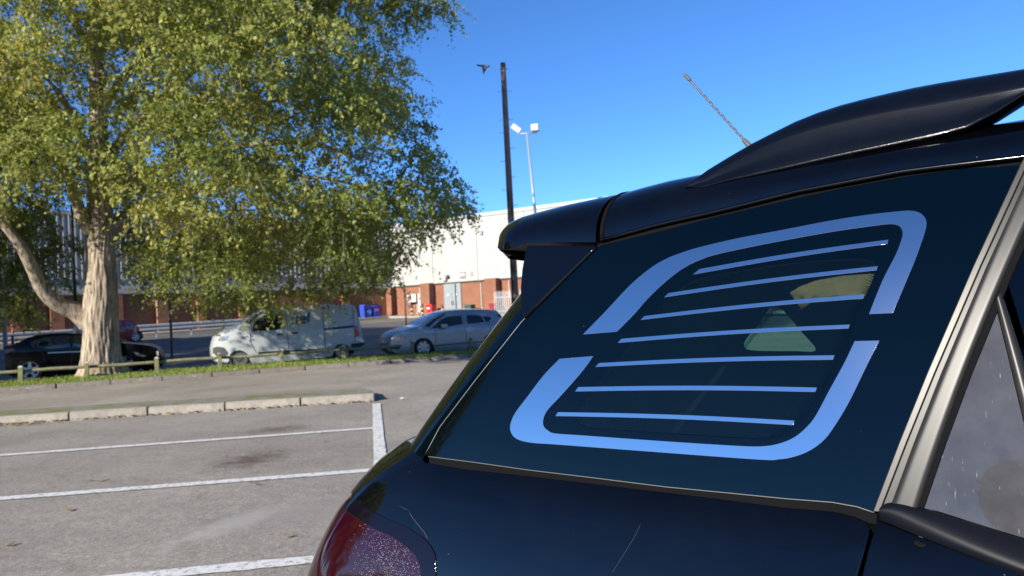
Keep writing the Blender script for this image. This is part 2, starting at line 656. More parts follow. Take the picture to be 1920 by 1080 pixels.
def leaf_mat(name, stops, trans=.35, rough=.5, spec=.35):
    m, t, b = nm(name)
    at_ = t.nodes.new('ShaderNodeAttribute')
    at_.attribute_name = 'tone'
    r = t.nodes.new('ShaderNodeValToRGB')
    e = r.color_ramp.elements
    while len(e) < len(stops):
        e.new(.5)
    for i, (p, c) in enumerate(stops):
        e[i].position = p
        e[i].color = (*c, 1)
    t.links.new(at_.outputs['Fac'], r.inputs['Fac'])
    t.links.new(r.outputs[0], b.inputs['Base Color'])
    b.inputs['Roughness'].default_value = rough
    b.inputs['Specular IOR Level'].default_value = spec
    tr = t.nodes.new('ShaderNodeBsdfTranslucent')
    hs = t.nodes.new('ShaderNodeHueSaturation')
    hs.inputs['Hue'].default_value = .48
    hs.inputs['Saturation'].default_value = 1.1
    hs.inputs['Value'].default_value = 1.35
    t.links.new(r.outputs[0], hs.inputs['Color'])
    t.links.new(hs.outputs[0], tr.inputs['Color'])
    mx = t.nodes.new('ShaderNodeMixShader')
    mx.inputs[0].default_value = trans
    t.links.new(b.outputs[0], mx.inputs[1])
    t.links.new(tr.outputs[0], mx.inputs[2])
    t.links.new(mx.outputs[0], t.nodes['Material Output'].inputs[0])
    return m
M_GRASS = leaf_mat('grass_blade', [(0, (.12, .18, .03)), (.6, (.19, .26, .045)), (1, (.30, .30, .09))], .35)
gv = grass_blades()
tag(raw_mesh('grass', gv, 3, M_GRASS, None, rng.random(len(gv) // 3)), 'short bright green grass growing on the verge by the kerb', 'grass', kind='stuff')

# fallen leaves: along the island kerb and loose on the asphalt
def leaf_quads(P, size, flat=True):
    n = len(P)
    th = rng.random(n) * 6.283
    s = size * (.6 + .8 * rng.random(n))
    ax = np.stack([np.cos(th), np.sin(th), (rng.random(n) - .5) * .45], 1) * s[:, None]
    bx = np.stack([-np.sin(th), np.cos(th), (rng.random(n) - .5) * .8], 1) * (s * .6)[:, None]
    V = np.empty((n, 4, 3))
    V[:, 0], V[:, 1], V[:, 2], V[:, 3] = P - ax, P - bx, P + ax, P + bx
    return V.reshape(-1, 3)
pts = []
for i in range(420):
    u = random.random()
    p = Vector(ka) - di * 3 + di * (u * ((Vector(kb) - Vector(ka)).length + 3)) - ni * (abs(random.gauss(0, .035)) + .015)
    pts.append((p.x, p.y, .02 + random.random() * .015))
for i in range(70):
    p = G(2, 800)
    pts.append((p.x + random.gauss(.35, .4), p.y - abs(random.gauss(0, .05)) + .03, .022))
for px, py, k in [(172, 903, 2), (186, 904, 3), (25, 1026, 2), (420, 858, 2), (490, 912, 3), (475, 908, 2), (245, 898, 1), (610, 830, 2), (60, 712, 2), (300, 855, 1), (130, 960, 1), (540, 1010, 1)]:
    for j in range(k):
        p = G(px + random.uniform(-7, 7), py + random.uniform(-2, 2))
        pts.append((p.x, p.y, .014))
for i in range(140):
    q = QK - abs(random.gauss(0, .05)) - .02
    p = NR * q + DR * random.uniform(-8, 14)
    pts.append((p.x, p.y, .02))
for i in range(40):
    p = NR * random.uniform(QK - .2, QB) + DR * random.uniform(-8, 12)
    pts.append((p.x, p.y, .14))
lv = leaf_quads(np.array(pts), .028)
M_DRY = leaf_mat('dry_leaf', [(0, (.16, .075, .028)), (.6, (.28, .15, .055)), (1, (.36, .26, .10))], .15, .8)
tag(raw_mesh('fallen_leaves', lv, 4, M_DRY, None, rng.random(len(lv) // 4)), 'scattered brown dry leaves along the kerbs and on the asphalt', 'leaves', kind='stuff')
# pale specks of litter on the verge kerb
M_LIT = mat('pale_litter', (.75, .74, .70), .7)
lp = []
for px, py in [(345, 706), (352, 704), (360, 705), (366, 706), (440, 693), (447, 692), (20, 731), (52, 728), (60, 729), (71, 727), (76, 726), (264, 713), (652, 674), (700, 676), (838, 668), (780, 671), (763, 748), (757, 747), (745, 746)]:
    p = G(px, py, .135 if py < 740 else .02)
    lp += [(p.x + random.gauss(0, .03), p.y + random.gauss(0, .02), p.z + .01) for _ in range(2)]
tag(raw_mesh('litter_scraps', leaf_quads(np.array(lp), .035), 4, M_LIT), 'tiny white scraps lying on the verge kerb', 'litter', kind='stuff')

# ================================================================== THE BLACK CAR CLOSE BY
FV = Vector((0.8, -0.6, 0))          # the way the car points
NV = Vector((-0.6, -0.8, 0))         # out of its right flank, towards the camera
CAR_O = FV * -1.25 + NV * -1.88
CAR_RZ = math.atan2(FV.y, FV.x)
CARM = Matrix.Translation(CAR_O) @ Matrix.Rotation(CAR_RZ, 4, 'Z')
CARI = CARM.inverted()
CAML = CARI @ CAM
def rayl(px, py):
    return (CARI.to_3x3() @ ray(px, py))

def spline(xs, ys):
    """natural cubic spline"""
    xs, ys = np.array(xs, float), np.array(ys, float)
    n = len(xs)
    h = np.diff(xs)
    A = np.zeros((n, n))
    r = np.zeros(n)
    A[0, 0] = A[-1, -1] = 1
    for i in range(1, n - 1):
        A[i, i - 1], A[i, i], A[i, i + 1] = h[i - 1], 2 * (h[i - 1] + h[i]), h[i]
        r[i] = 6 * ((ys[i + 1] - ys[i]) / h[i] - (ys[i] - ys[i - 1]) / h[i - 1])
    Mm = np.linalg.solve(A, r)
    def f(x):
        if x <= xs[0]:
            k = (ys[1] - ys[0]) / h[0] - h[0] * (2 * Mm[0] + Mm[1]) / 6
            return ys[0] + k * (x - xs[0])
        if x >= xs[-1]:
            k = (ys[-1] - ys[-2]) / h[-1] + h[-1] * (Mm[-2] + 2 * Mm[-1]) / 6
            return ys[-1] + k * (x - xs[-1])
        i = min(int(np.searchsorted(xs, x)) - 1, n - 2)
        i = max(i, 0)
        a, b = xs[i + 1] - x, x - xs[i]
        return float((Mm[i] * a ** 3 + Mm[i + 1] * b ** 3) / (6 * h[i]) + (ys[i] / h[i] - Mm[i] * h[i] / 6) * a + (ys[i + 1] / h[i] - Mm[i + 1] * h[i] / 6) * b)
    return f

WG = spline([.9, 1.115, 1.30, 1.50, 1.62], [.838, .795, .753, .697, .655])
WB = spline([.15, .30, .48, .65, .78, .88, .96, 1.02, 1.06, 1.09, 1.11], [.80, .86, .90, .918, .913, .893, .870, .849, .832, .814, .793])
RA, RN = .30, 3.0                     # size and squareness of the rear corners in plan
KU = 1.2
def bow(s):
    return 1 - .010 * ((s - 1.9) / 1.6) ** 2
def corner(phi):
    c, k = math.cos(phi), math.sin(phi)
    q = (abs(c) ** RN + abs(k) ** RN) ** (-1 / RN)
    return c * q, k * q
def plan(W, r, U):
    a = U / KU
    if a <= 1:
        x, y = corner(max(a, -.2) * math.pi / 2)
        s = r + RA * (1 - x)
        wd = W * y
    else:
        s = r + RA + (a - 1) * KU
        wd = W
    return s, wd * bow(s)
# rear profile, found from where the tail is seen edge on
def solve_r(px, py, W):
    d = ray(px, py)
    m = Vector((d.y, -d.x))
    z = 1.2
    for _ in range(8):
        best = None
        for k in range(0, 121):
            s, wd = plan(W(z), 0.0, KU * k / 120)
            P = CARM @ Vector((s, -wd, 0))
            v = m.x * P.x + m.y * P.y
            if best is None or v < best[0]:
                best = (v, P)
        r = -best[0] / (m.x * FV.x + m.y * FV.y)
        T = best[1] + FV * r
        z = H0 + d.z * (T.y / d.y)
    return r, z
gl = [solve_r(*p, WG) for p in [(975, 545), (930, 602), (880, 668), (830, 740), (772, 822)]]
bd = [solve_r(*p, WB) for p in [(768, 824), (729, 849), (697, 874), (672, 905), (655, 932), (628, 960), (604, 1003), (587, 1045), (574, 1080)]]
gl.sort(key=lambda t: t[1]); bd.sort(key=lambda t: t[1])
_gz, _gr = np.array([t[1] for t in gl]), np.array([t[0] for t in gl])
_gp = np.polyfit(_gz, _gr, 2)
RG = lambda z: float(np.polyval(_gp, z))
_bz, _br = np.array([t[1] for t in bd]), np.array([t[0] for t in bd])
_bp = np.polyfit(_bz, _br, 3)
_zl, _zh = float(_bz[0]), float(_bz[-1])
def RB(z):
    if z < _zl:
        v = float(np.polyval(_bp, _zl))
        k = float(np.polyval(np.polyder(_bp), _zl))
        dz = _zl - z
        return v - k * min(dz, .25) * (1 - min(dz, .25) / .5)
    return float(np.polyval(_bp, min(z, _zh + .03)))
print('rear profile glass', [(round(a, 3), round(b, 3)) for a, b in gl])
print('rear profile body', [(round(a, 3), round(b, 3)) for a, b in bd])

class Surf:
    def __init__(s, ev, u0, u1, nu, z0, z1, nz):
        s.ev = ev
        V, F, s.uv = [], [], []
        for j in range(nz + 1):
            z = z0 + (z1 - z0) * j / nz
            for i in range(nu + 1):
                u = u0 + (u1 - u0) * i / nu
                V.append(ev(u, z))
                s.uv.append((u, z))
        for j in range(nz):
            for i in range(nu):
                k = j * (nu + 1) + i
                F.append((k, k + 1, k + nu + 2, k + nu + 1))
        s.nu, s.du, s.dz, s.u0, s.z0 = nu, (u1 - u0) / nu, (z1 - z0) / nz, u0, z0
        s.bvh = BVHTree.FromPolygons(V, F)
    def normal(s, u, z):
        e = 1e-3
        a = s.ev(u + e, z) - s.ev(u - e, z)
        b = s.ev(u, z + e) - s.ev(u, z - e)
        return a.cross(b).normalized()
    def par(s, px, py):
        """surface parameters under a pixel"""
        d = rayl(px, py).normalized()
        loc, nrm, idx, dist = s.bvh.ray_cast(CAML, d)
        if loc is None:
            return None
        j, i = divmod(idx, s.nu)
        u, z = s.u0 + (i + .5) * s.du, s.z0 + (j + .5) * s.dz
        for _ in range(6):
            e = 1e-4
            p = s.ev(u, z)
            a = (s.ev(u + e, z) - p) / e
            b = (s.ev(u, z + e) - p) / e
            Mx = Matrix((a, b, -d)).transposed()
            try:
                x = Mx.inverted() @ (CAML - p)
            except ValueError:
                break
            u += max(-.05, min(.05, x[0]))
            z += max(-.05, min(.05, x[1]))
        return (u, z)
    def pars(s, pts, step=14):
        out = []
        for p in densify(pts, step, closed=False):
            q = s.par(p[0], p[1])
            if q is not None:
                out.append(q)
        return out
def ev_g(u, z):
    s, wd = plan(WG(z), RG(z), u)
    return Vector((s, -wd, z))
def ev_b(u, z):
    s, wd = plan(WB(z), RB(z), u)
    return Vector((s, -wd, z))
def ev_f(u, z):                       # the flank carried straight back, for fin and spoiler
    return Vector((u, -WG(z) * bow(u), z))
def ev_r(u, z):                       # leaning sheet of the roof rail
    return Vector((u, -(.668 - .36 * (z - 1.55)), z))
SG = Surf(ev_g, .2, 3.2, 260, 1.0, 1.62, 60)
SB = Surf(ev_b, .2, 3.2, 260, .3, 1.118, 90)
SF = Surf(ev_f, -.3, 3.0, 120, 1.0, 1.62, 40)
SR = Surf(ev_r, -.1, 3.4, 120, 1.40, 1.95, 40)

def patch(name, outline, S, off, thick, m, parent, step=.03, holes=(), edge=.0016, mirror=False):
    if area2(outline) < 0:
        outline = outline[::-1]
    out = []
    for p in outline:                       # no doubled points
        if not out or (Vector(p) - Vector(out[-1])).length > 1.5e-3:
            out.append((p[0], p[1]))
    if (Vector(out[0]) - Vector(out[-1])).length < 1.5e-3:
        out.pop()
    hs = []
    for h in holes:
        h = [tuple(p[:2]) for p in h]
        hs.append(h if area2(h) < 0 else h[::-1])
    P, T, L = tri2d(out, step, hs)
    pos = [S.ev(p[0], p[1]) for p in P]
    nrm = [S.normal(p[0], p[1]) for p in P]
    V = [p + n * off for p, n in zip(pos, nrm)]
    Nn = list(nrm)
    F = [tuple(t) for t in T]
    for lp in L:
        n = len(lp)
        rows = [lp]
        outw = []
        for i in range(n):
            tg = (pos[lp[(i + 1) % n]] - pos[lp[i - 1]])
            outw.append(tg.cross(nrm[lp[i]]).normalized())
        for kx, kn, mixv in ((.7, .3, .5), (1.0, 1.0, .95)):
            base = len(V)
            for i in range(n):
                V.append(pos[lp[i]] + nrm[lp[i]] * (off - edge * kn) + outw[i] * edge * kx)
                Nn.append((nrm[lp[i]] * (1 - mixv) + outw[i] * mixv).normalized())
            rows.append(list(range(base, base + n)))
        base = len(V)
        for i in range(n):
            V.append(pos[lp[i]] + nrm[lp[i]] * (off - thick) + outw[i] * edge)
            Nn.append(outw[i])
        rows.append(list(range(base, base + n)))
        for a, b in zip(rows, rows[1:]):
            for i in range(n):
                j = (i + 1) % n
                F.append((a[i], b[i], b[j], a[j]))
    o = mesh(name, V, F, m, parent, True)
    o.data.normals_split_custom_set_from_vertices([tuple(n) for n in Nn])
    if mirror:
        c = o.copy()
        COL.objects.link(c)
        c.parent = parent
        c.scale.y = -1
    return o

# ---- materials of the car
def paint_black():
    m, t, b = nm('black_car_paint')
    b.inputs['Base Color'].default_value = (.0035, .0038, .006, 1)
    b.inputs['Roughness'].default_value = .5
    b.inputs['Specular IOR Level'].default_value = .0
    b.inputs['Coat Weight'].default_value = 1.0
    b.inputs['Coat Roughness'].default_value = .012
    b.inputs['Coat IOR'].default_value = 1.5
    tc = t.nodes.new('ShaderNodeTexCoord')
    # dust specks
    vo = t.nodes.new('ShaderNodeTexVoronoi')
    vo.inputs['Scale'].default_value = 70
    t.links.new(tc.outputs['Object'], vo.inputs['Vector'])
    r = t.nodes.new('ShaderNodeValToRGB')
    r.color_ramp.elements[0].position, r.color_ramp.elements[1].position = .035, .06
    r.color_ramp.elements[0].color, r.color_ramp.elements[1].color = (1, 1, 1, 1), (0, 0, 0, 1)
    t.links.new(vo.outputs['Distance'], r.inputs['Fac'])
    r2 = t.nodes.new('ShaderNodeValToRGB')
    r2.color_ramp.elements[0].position, r2.color_ramp.elements[1].position = .80, .9
    t.links.new(vo.outputs['Color'], r2.inputs['Fac'])
    mx = t.nodes.new('ShaderNodeMix'); mx.data_type = 'RGBA'; mx.blend_type = 'MULTIPLY'
    mx.inputs[0].default_value = 1
    t.links.new(r.outputs[0], mx.inputs[6]); t.links.new(r2.outputs[0], mx.inputs[7])
    # haze of dirt
    n = t.nodes.new('ShaderNodeTexNoise')
    n.inputs['Scale'].default_value = 6; n.inputs['Detail'].default_value = 8; n.inputs['Roughness'].default_value = .7
    t.links.new(tc.outputs['Object'], n.inputs['Vector'])
    r3 = t.nodes.new('ShaderNodeValToRGB')
    r3.color_ramp.elements[0].position, r3.color_ramp.elements[1].position = .42, .8
    r3.color_ramp.elements[0].color, r3.color_ramp.elements[1].color = (.0007, .0008, .0014, 1), (.0018, .002, .003, 1)
    t.links.new(n.outputs['Fac'], r3.inputs['Fac'])
    m2 = t.nodes.new('ShaderNodeMix'); m2.data_type = 'RGBA'
    t.links.new(mx.outputs[2], m2.inputs[0]); t.links.new(r3.outputs[0], m2.inputs[6])
    m2.inputs[7].default_value = (.12, .12, .12, 1)
    t.links.new(m2.outputs[2], b.inputs['Base Color'])
    return m
M_BLACK = paint_black()
def frit():
    m, t, b = nm('black_edged_glass')
    b.inputs['Base Color'].default_value = (.0001, .0013, .0026, 1)
    b.inputs['Roughness'].default_value = .012
    b.inputs['IOR'].default_value = 1.38
    tc = t.nodes.new('ShaderNodeTexCoord')
    vo = t.nodes.new('ShaderNodeTexVoronoi')
    vo.inputs['Scale'].default_value = 48
    t.links.new(tc.outputs['Object'], vo.inputs['Vector'])
    r = t.nodes.new('ShaderNodeValToRGB')
    r.color_ramp.elements[0].position, r.color_ramp.elements[1].position = .03, .05
    r.color_ramp.elements[0].color, r.color_ramp.elements[1].color = (1, 1, 1, 1), (0, 0, 0, 1)
    t.links.new(vo.outputs['Distance'], r.inputs['Fac'])
    r2 = t.nodes.new('ShaderNodeValToRGB')
    r2.color_ramp.elements[0].position, r2.color_ramp.elements[1].position = .86, .93
    t.links.new(vo.outputs['Color'], r2.inputs['Fac'])
    mx = t.nodes.new('ShaderNodeMix'); mx.data_type = 'RGBA'; mx.blend_type = 'MULTIPLY'
    mx.inputs[0].default_value = 1
    t.links.new(r.outputs[0], mx.inputs[6]); t.links.new(r2.outputs[0], mx.inputs[7])
    m2 = t.nodes.new('ShaderNodeMix'); m2.data_type = 'RGBA'
    t.links.new(mx.outputs[2], m2.inputs[0])
    m2.inputs[6].default_value = (.0001, .0013, .0026, 1)
    m2.inputs[7].default_value = (.25, .27, .28, 1)
    t.links.new(m2.outputs[2], b.inputs['Base Color'])
    return m
M_FRIT = frit()
def tinted(name, col, refl=1.5):
    m = bpy.data.materials.new(name)
    m.use_nodes = True
    MATS[name] = m
    t = m.node_tree
    t.nodes.clear()
    o = t.nodes.new('ShaderNodeOutputMaterial')
    tr = t.nodes.new('ShaderNodeBsdfTransparent')
    tr.inputs[0].default_value = (*col, 1)
    g = t.nodes.new('ShaderNodeBsdfGlossy')
    g.inputs['Roughness'].default_value = .01
    f = t.nodes.new('ShaderNodeFresnel')
    f.inputs[0].default_value = refl
    mx = t.nodes.new('ShaderNodeMixShader')
    t.links.new(f.outputs[0], mx.inputs[0])
    t.links.new(tr.outputs[0], mx.inputs[1])
    t.links.new(g.outputs[0], mx.inputs[2])
    t.links.new(mx.outputs[0], o.inputs[0])
    return m
def hazed_glass(name, col, refl, amount, dcol=(.74, .74, .82)):
    """glass under dust, wiping scratches and a painted film of sky glare"""
    m = tinted(name, col, refl)
    t = m.node_tree
    out = t.nodes['Material Output']
    src = out.inputs[0].links[0].from_socket
    tc = t.nodes.new('ShaderNodeTexCoord')
    n = t.nodes.new('ShaderNodeTexNoise')
    n.inputs['Scale'].default_value = 9; n.inputs['Detail'].default_value = 7; n.inputs['Roughness'].default_value = .7
    t.links.new(tc.outputs['Object'], n.inputs['Vector'])
    mp = t.nodes.new('ShaderNodeMapping')
    mp.inputs['Scale'].default_value = (260, 1, 55); mp.inputs['Rotation'].default_value = (0, .5, 0)
    t.links.new(tc.outputs['Object'], mp.inputs['Vector'])
    n2 = t.nodes.new('ShaderNodeTexNoise')
    n2.inputs['Scale'].default_value = 1.0; n2.inputs['Detail'].default_value = 2
    t.links.new(mp.outputs[0], n2.inputs['Vector'])
    mr2 = t.nodes.new('ShaderNodeMapRange')
    mr2.inputs['From Min'].default_value, mr2.inputs['From Max'].default_value = .70, .86
    mr2.inputs['To Max'].default_value = .30 if amount > .05 else .0
    t.links.new(n2.outputs['Fac'], mr2.inputs['Value'])
    mr = t.nodes.new('ShaderNodeMapRange')
    mr.inputs['From Min'].default_value, mr.inputs['From Max'].default_value = .2, .8
    mr.inputs['To Min'].default_value, mr.inputs['To Max'].default_value = amount * .55, amount * 1.5
    t.links.new(n.outputs['Fac'], mr.inputs['Value'])
    ad = t.nodes.new('ShaderNodeMath')
    t.links.new(mr.outputs[0], ad.inputs[0]); t.links.new(mr2.outputs[0], ad.inputs[1])
    df = t.nodes.new('ShaderNodeBsdfDiffuse')
    df.inputs[0].default_value = (*dcol, 1)
    mx = t.nodes.new('ShaderNodeMixShader')
    t.links.new(ad.outputs[0], mx.inputs[0]); t.links.new(src, mx.inputs[1]); t.links.new(df.outputs[0], mx.inputs[2])
    t.links.new(mx.outputs[0], out.inputs[0])
    return m
M_PRIV = hazed_glass('privacy_glass', (.40, .62, .52), 1.45, .004, (.08, .42, .5))
M_GLASS = tinted('window_glass', (.42, .56, .52))
def decal():
    m, t, b = nm('silver_blue_film')
    b.inputs['Base Color'].default_value = (.60, .54, .54, 1)
    b.inputs['Metallic'].default_value = 1
    b.inputs['Roughness'].default_value = .06
    return m
M_DECAL = decal()
M_SEAL = mat('black_rubber', (.004, .004, .005), .8, spec=.06)
M_GLOSSB = mat('gloss_black_trim', (.001, .001, .0013), .12, spec=.5)
M_SATIN = mat('satin_pillar_trim', (.020, .0195, .019), .36, spec=.26, var=.18, scale=9)
M_MATT = mat('matt_black_plastic', (.0045, .0055, .009), .45, spec=.12)
M_RAIL = mat('satin_black_rail', (.0018, .0026, .005), .20, spec=.32, var=.3, scale=14, bump=.04, bscale=500)
M_CHROME = mat('bright_metal', (.55, .53, .50), .22, metal=1)
M_TRIM = mat('cabin_trim', (.0035, .004, .0045), .95, spec=.05)
M_SEAT = mat('seat_cloth', (.045, .05, .05), .95, var=.3, scale=120)
M_TYRE = mat('tyre', (.014, .014, .014), .85)
M_ALLOY = mat('alloy', (.42, .42, .43), .3, metal=1)
M_DARKALLOY = mat('dark_alloy', (.05, .05, .055), .35, metal=.8)

car = thing('black_car', 'black hatchback with blue striped rear side window, parked close in front', 'car', CAR_O, CAR_RZ)

def up(pts, S=SG, step=14):
    return S.pars(pts, step)

# quarter window
q_seam = [(800, 852), (827, 801), (890, 718), (980, 604), (1071, 511), (1127, 461)]
q_top = [(1127, 461), (1240, 434), (1346, 407), (1488, 374), (1594, 351), (1700, 332), (1807, 317), (1908, 311)]
q_right = [(1914, 316), (1827, 496), (1741, 700), (1683, 848), (1644, 952)]
q_bot = [(1640, 960), (1606, 949), (1561, 941), (1472, 934), (1382, 925), (1248, 912), (1113, 895), (988, 880), (890, 866), (804, 855)]
win = up(q_seam) + up(q_top)[1:] + up(q_right) + up(q_bot)
clear_px = catmull([(1300, 527), (1400, 506), (1520, 490), (1620, 487), (1643, 505), (1622, 560), (1590, 632), (1555, 705), (1518, 768), (1485, 805), (1440, 822),
                    (1330, 818), (1200, 810), (1110, 803), (1084, 792), (1088, 770), (1130, 708), (1180, 650), (1240, 575)], 3, closed=True)
clear = up([tuple(p) for p in clear_px])
patch('quarter_window', win, SG, 0.0, .004, M_FRIT, car, .022, [clear])
qw = patch('clear_pane', clear, SG, -.0005, .003, M_PRIV, car, .03, edge=.0)
# far side: the same window, all of it see-through
c = patch('quarter_window', win, SG, 0.0, .004, M_PRIV, car, .03)
c.scale.y = -1

ge = [SG.ev(*p) + SG.normal(*p) * -.0004 for p in up([(803, 856), (890, 867), (988, 881), (1113, 896), (1248, 913), (1382, 926), (1472, 935), (1561, 942), (1606, 950), (1639, 961)])]
MB().tube(ge, .0008, 6).obj('edge_highlight', mat('highlight_grey', (.10, .11, .10), .4, spec=.3), car, True)  # thin pale tube painting in the highlight along the window's lower edge
# printed dots along the clear pane's front edge
def frit_dots():
    V, F = [], []
    edge = [Vector(p) for p in [(1645, 503), (1622, 560), (1592, 632), (1556, 705), (1519, 768), (1484, 806), (1445, 824)]]
    edge = catmull(edge, 40)
    L = 0
    rows = []
    last = edge[0]
    for p in edge[1:]:
        if (p - last).length >= 3.6:
            d = (p - last).normalized()
            rows.append((p, Vector((-d.y, d.x))))
            last = p
    for i, (p, n) in enumerate(rows):
        for k in range(8):
            q = p + n * (3.2 * k + (1.6 if i % 2 else 0) - 1)
            r = 1.75 * (1 - k / 8.5)
            pr = SG.par(q[0], q[1])
            if pr is None:
                continue
            c0 = SG.ev(*pr)
            nn = SG.normal(*pr)
            a = Vector((1, 0, 0)).cross(nn).normalized()
            b = nn.cross(a)
            depth = (CARM @ c0).y
            rr = r * depth / FPX
            b0 = len(V)
            for j in range(6):
                t = j * math.pi / 3
                V.append(c0 + nn * .0004 + a * (rr * math.cos(t)) + b * (rr * math.sin(t)))
            F.append(tuple(range(b0, b0 + 6)))
    o = mesh('frit_dots', V, F, M_FRIT, car)
    tag(o, kind='stuff')
frit_dots()

# blue-silver film on the window
band_u = [(1094, 627), (1136, 584), (1182, 535), (1219, 504), (1247, 487), (1275, 475.5), (1312, 464), (1380, 448), (1460, 433), (1559, 414), (1630, 403), (1690, 396.5),
          (1710, 396), (1725, 400), (1735, 410), (1737, 422), (1732, 442), (1718, 482), (1697, 533), (1674, 587),
          (1630, 589), (1655, 527), (1679, 480), (1688, 458), (1693, 440), (1690, 428), (1682, 422), (1665, 420.5), (1622, 426), (1560, 435), (1460, 453), (1353, 475), (1312, 488), (1284, 502), (1256, 522), (1219, 556), (1188, 591), (1157, 622)]
band_l = [(1050, 673), (1020, 704), (988, 746), (967, 774), (958, 795), (959, 811), (970, 823), (997, 830), (1053, 834), (1238, 848), (1423, 861.5), (1461, 861), (1490, 856), (1518, 845), (1543, 827), (1563, 802), (1592, 754), (1624, 688), (1649, 639),
          (1603, 640), (1584, 680), (1555, 733), (1531, 778), (1514, 800), (1490, 820), (1461, 832), (1429, 837), (1380, 836), (1238, 827), (1099, 817), (1043, 813), (1029, 808), (1020, 799), (1019, 787), (1027, 769), (1053, 741), (1090, 699), (1113, 668)]
def smooth_band(pts, k):
    return [tuple(p) for p in catmull(pts[:k], 5)] + [tuple(p) for p in catmull(pts[k:], 5)]
film = patch('window_film', up(smooth_band(band_u, 20), step=5) + [SG.par(1120, 625)], SG, .0012, .0008, M_DECAL, car, .02, edge=.0003)
film2 = patch('window_film', up(smooth_band(band_l, 19), step=5) + [SG.par(1080, 670.5)], SG, .0012, .0008, M_DECAL, car, .02, edge=.0003)
for a, b, c_, d in [((1312, 505), (1666, 450), (1664, 458), (1300, 515)), ((1254, 550), (1646, 499.5), (1644, 507), (1246, 557.5)), ((1209, 593), (1621, 552), (1619, 560), (1202, 600)),
                   ((1166, 635.5), (1594, 609), (1591, 616), (1159, 643)), ((1124, 681), (1565, 666.5), (1562, 674.6), (1117, 688)), ((1085, 726), (1532, 727), (1529, 735), (1079, 734)), ((1047, 773), (1490, 789), (1487, 797), (1042, 780))]:
    def bend(p, q):                  # the bars sag very slightly between their ends
        return [(p[0] + (q[0] - p[0]) * t, p[1] + (q[1] - p[1]) * t - 3.0 * math.sin(math.pi * t)) for t in np.linspace(0, 1, 12)]
    patch('film_stripe', up(bend(a, b), step=20) + up(bend(c_, d), step=20), SG, .0012, .0008, M_DECAL, car, .03, edge=.0003)

def end_s(z, s, S):                   # parameter for a far-forward point at a height
    r = RG(z) if S is SG else RB(z)
    return ((s - r - RA) / KU + 1) * KU, z

# seal round the window: belt strip and gutter
def strip_patch(name, a_px, b_px, S, off, thick, m, **k):
    return patch(name, up(a_px, S) + up(b_px[::-1], S), S, off, thick, m, car, k.pop('step', .03), **k)
low_top = [(801, 866), (867, 876), (979, 888), (1113, 904), (1203, 915), (1337, 931), (1472, 948), (1561, 955), (1606, 966), (1636, 979)]
patch('belt_seal', up([(800, 851), (890, 864), (988, 878), (1113, 893), (1248, 910), (1382, 923), (1472, 932), (1561, 939), (1606, 947), (1641, 958)]) +
      up([(1640, 984), (1606, 973), (1561, 962), (1472, 956), (1337, 938), (1203, 922), (1113, 911), (979, 895), (867, 883), (801, 873)]), SG, -.006, .004, M_SEAL, car, .02, mirror=True)
patch('roof_seal', up([(1120, 466), (1240, 437), (1346, 410), (1488, 377), (1594, 354), (1700, 335), (1807, 320), (1920, 309)]) + [end_s(1.535, 2.9, SG), end_s(1.555, 2.9, SG)] +
      up([(1925, 290), (1807, 303), (1700, 317), (1594, 336), (1488, 356), (1346, 391), (1240, 414), (1116, 456)]), SG, -.007, .004, M_SEAL, car, .03, mirror=True)
# tail window wrapping round the corner
tg = up([(806, 846), (834, 801), (897, 718), (987, 604), (1078, 511), (1127, 463)])
tz0, tz1 = tg[0][1], tg[-1][1]
patch('rear_window', tg + [(0.02, tz1), (0.02, tz0 - .035)] + [(x, tz0 - .035) for x in (.3, .5, .65, .8)] + [(.95, tz0 - .02)], SG, -.0055, .004, M_FRIT, car, .025)
rw_ = patch('rear_window', tg + [(0.02, tz1), (0.02, tz0 - .03), (.6, tz0 - .03)], SG, -.002, .004, M_PRIV, car, .04)
rw_.scale.y = -1
# bright edge line along the rear pillar seam
sv = [SG.ev(*p) + SG.normal(*p) * .0005 for p in up([(799, 850), (825, 801), (888, 718), (978, 604), (990, 592)])]
MB().tube(sv, .0013, 6).obj('seam_trim', M_CHROME, car, True)
sv = [SG.ev(*p) + SG.normal(*p) * .001 for p in up([(985, 596), (1030, 551), (1071, 510), (1119, 463)])]
MB().tube(sv, .0035, 8).obj('fin_seal', M_GLOSSB, car, True)

# ---- flank below the window
tail_seam = [(656, 936), (682, 953), (716, 971), (760, 990), (789, 1009), (804, 1024), (813, 1042), (815, 1080)]
shut = [(660, 931), (691, 908), (729, 889), (760, 872), (789, 861)]
body_top = [(795, 868), (867, 881), (979, 893), (1113, 909), (1203, 920), (1337, 936), (1472, 954), (1561, 961), (1600, 970), (1622, 980)]
body_right = [(1628, 990), (1622, 1012), (1611, 1053), (1603, 1080)]
tl = up(tail_seam, SB)
br = up(body_right, SB)
sill = .30
arch = [(1.30 - .30 + .40 * math.cos(t), .31 + .385 * math.sin(t)) for t in np.linspace(math.pi + .25, -.25, 24)]
s_off = 1.2 * (1 - (RB(.6) + RA) / KU)
arch = [(x * 1.0 - .28 + s_off, z) for x, z in arch]
flank = up(shut[1:], SB) + up(body_top, SB) + br + [(br[-1][0] - .02, .7), (br[-1][0] - .05, sill)] + [(arch[-1][0] + .06, sill)] + arch[::-1] + [(arch[0][0] - .06, sill), (1.0, sill), (1.0, .62)] + [(tl[-1][0] + .004, .70)] + [(u + .004, z + .003) for u, z in tl[::-1]]
patch('rear_wing', flank, SB, 0.0, .02, M_BLACK, car, .035, edge=.003, mirror=True)
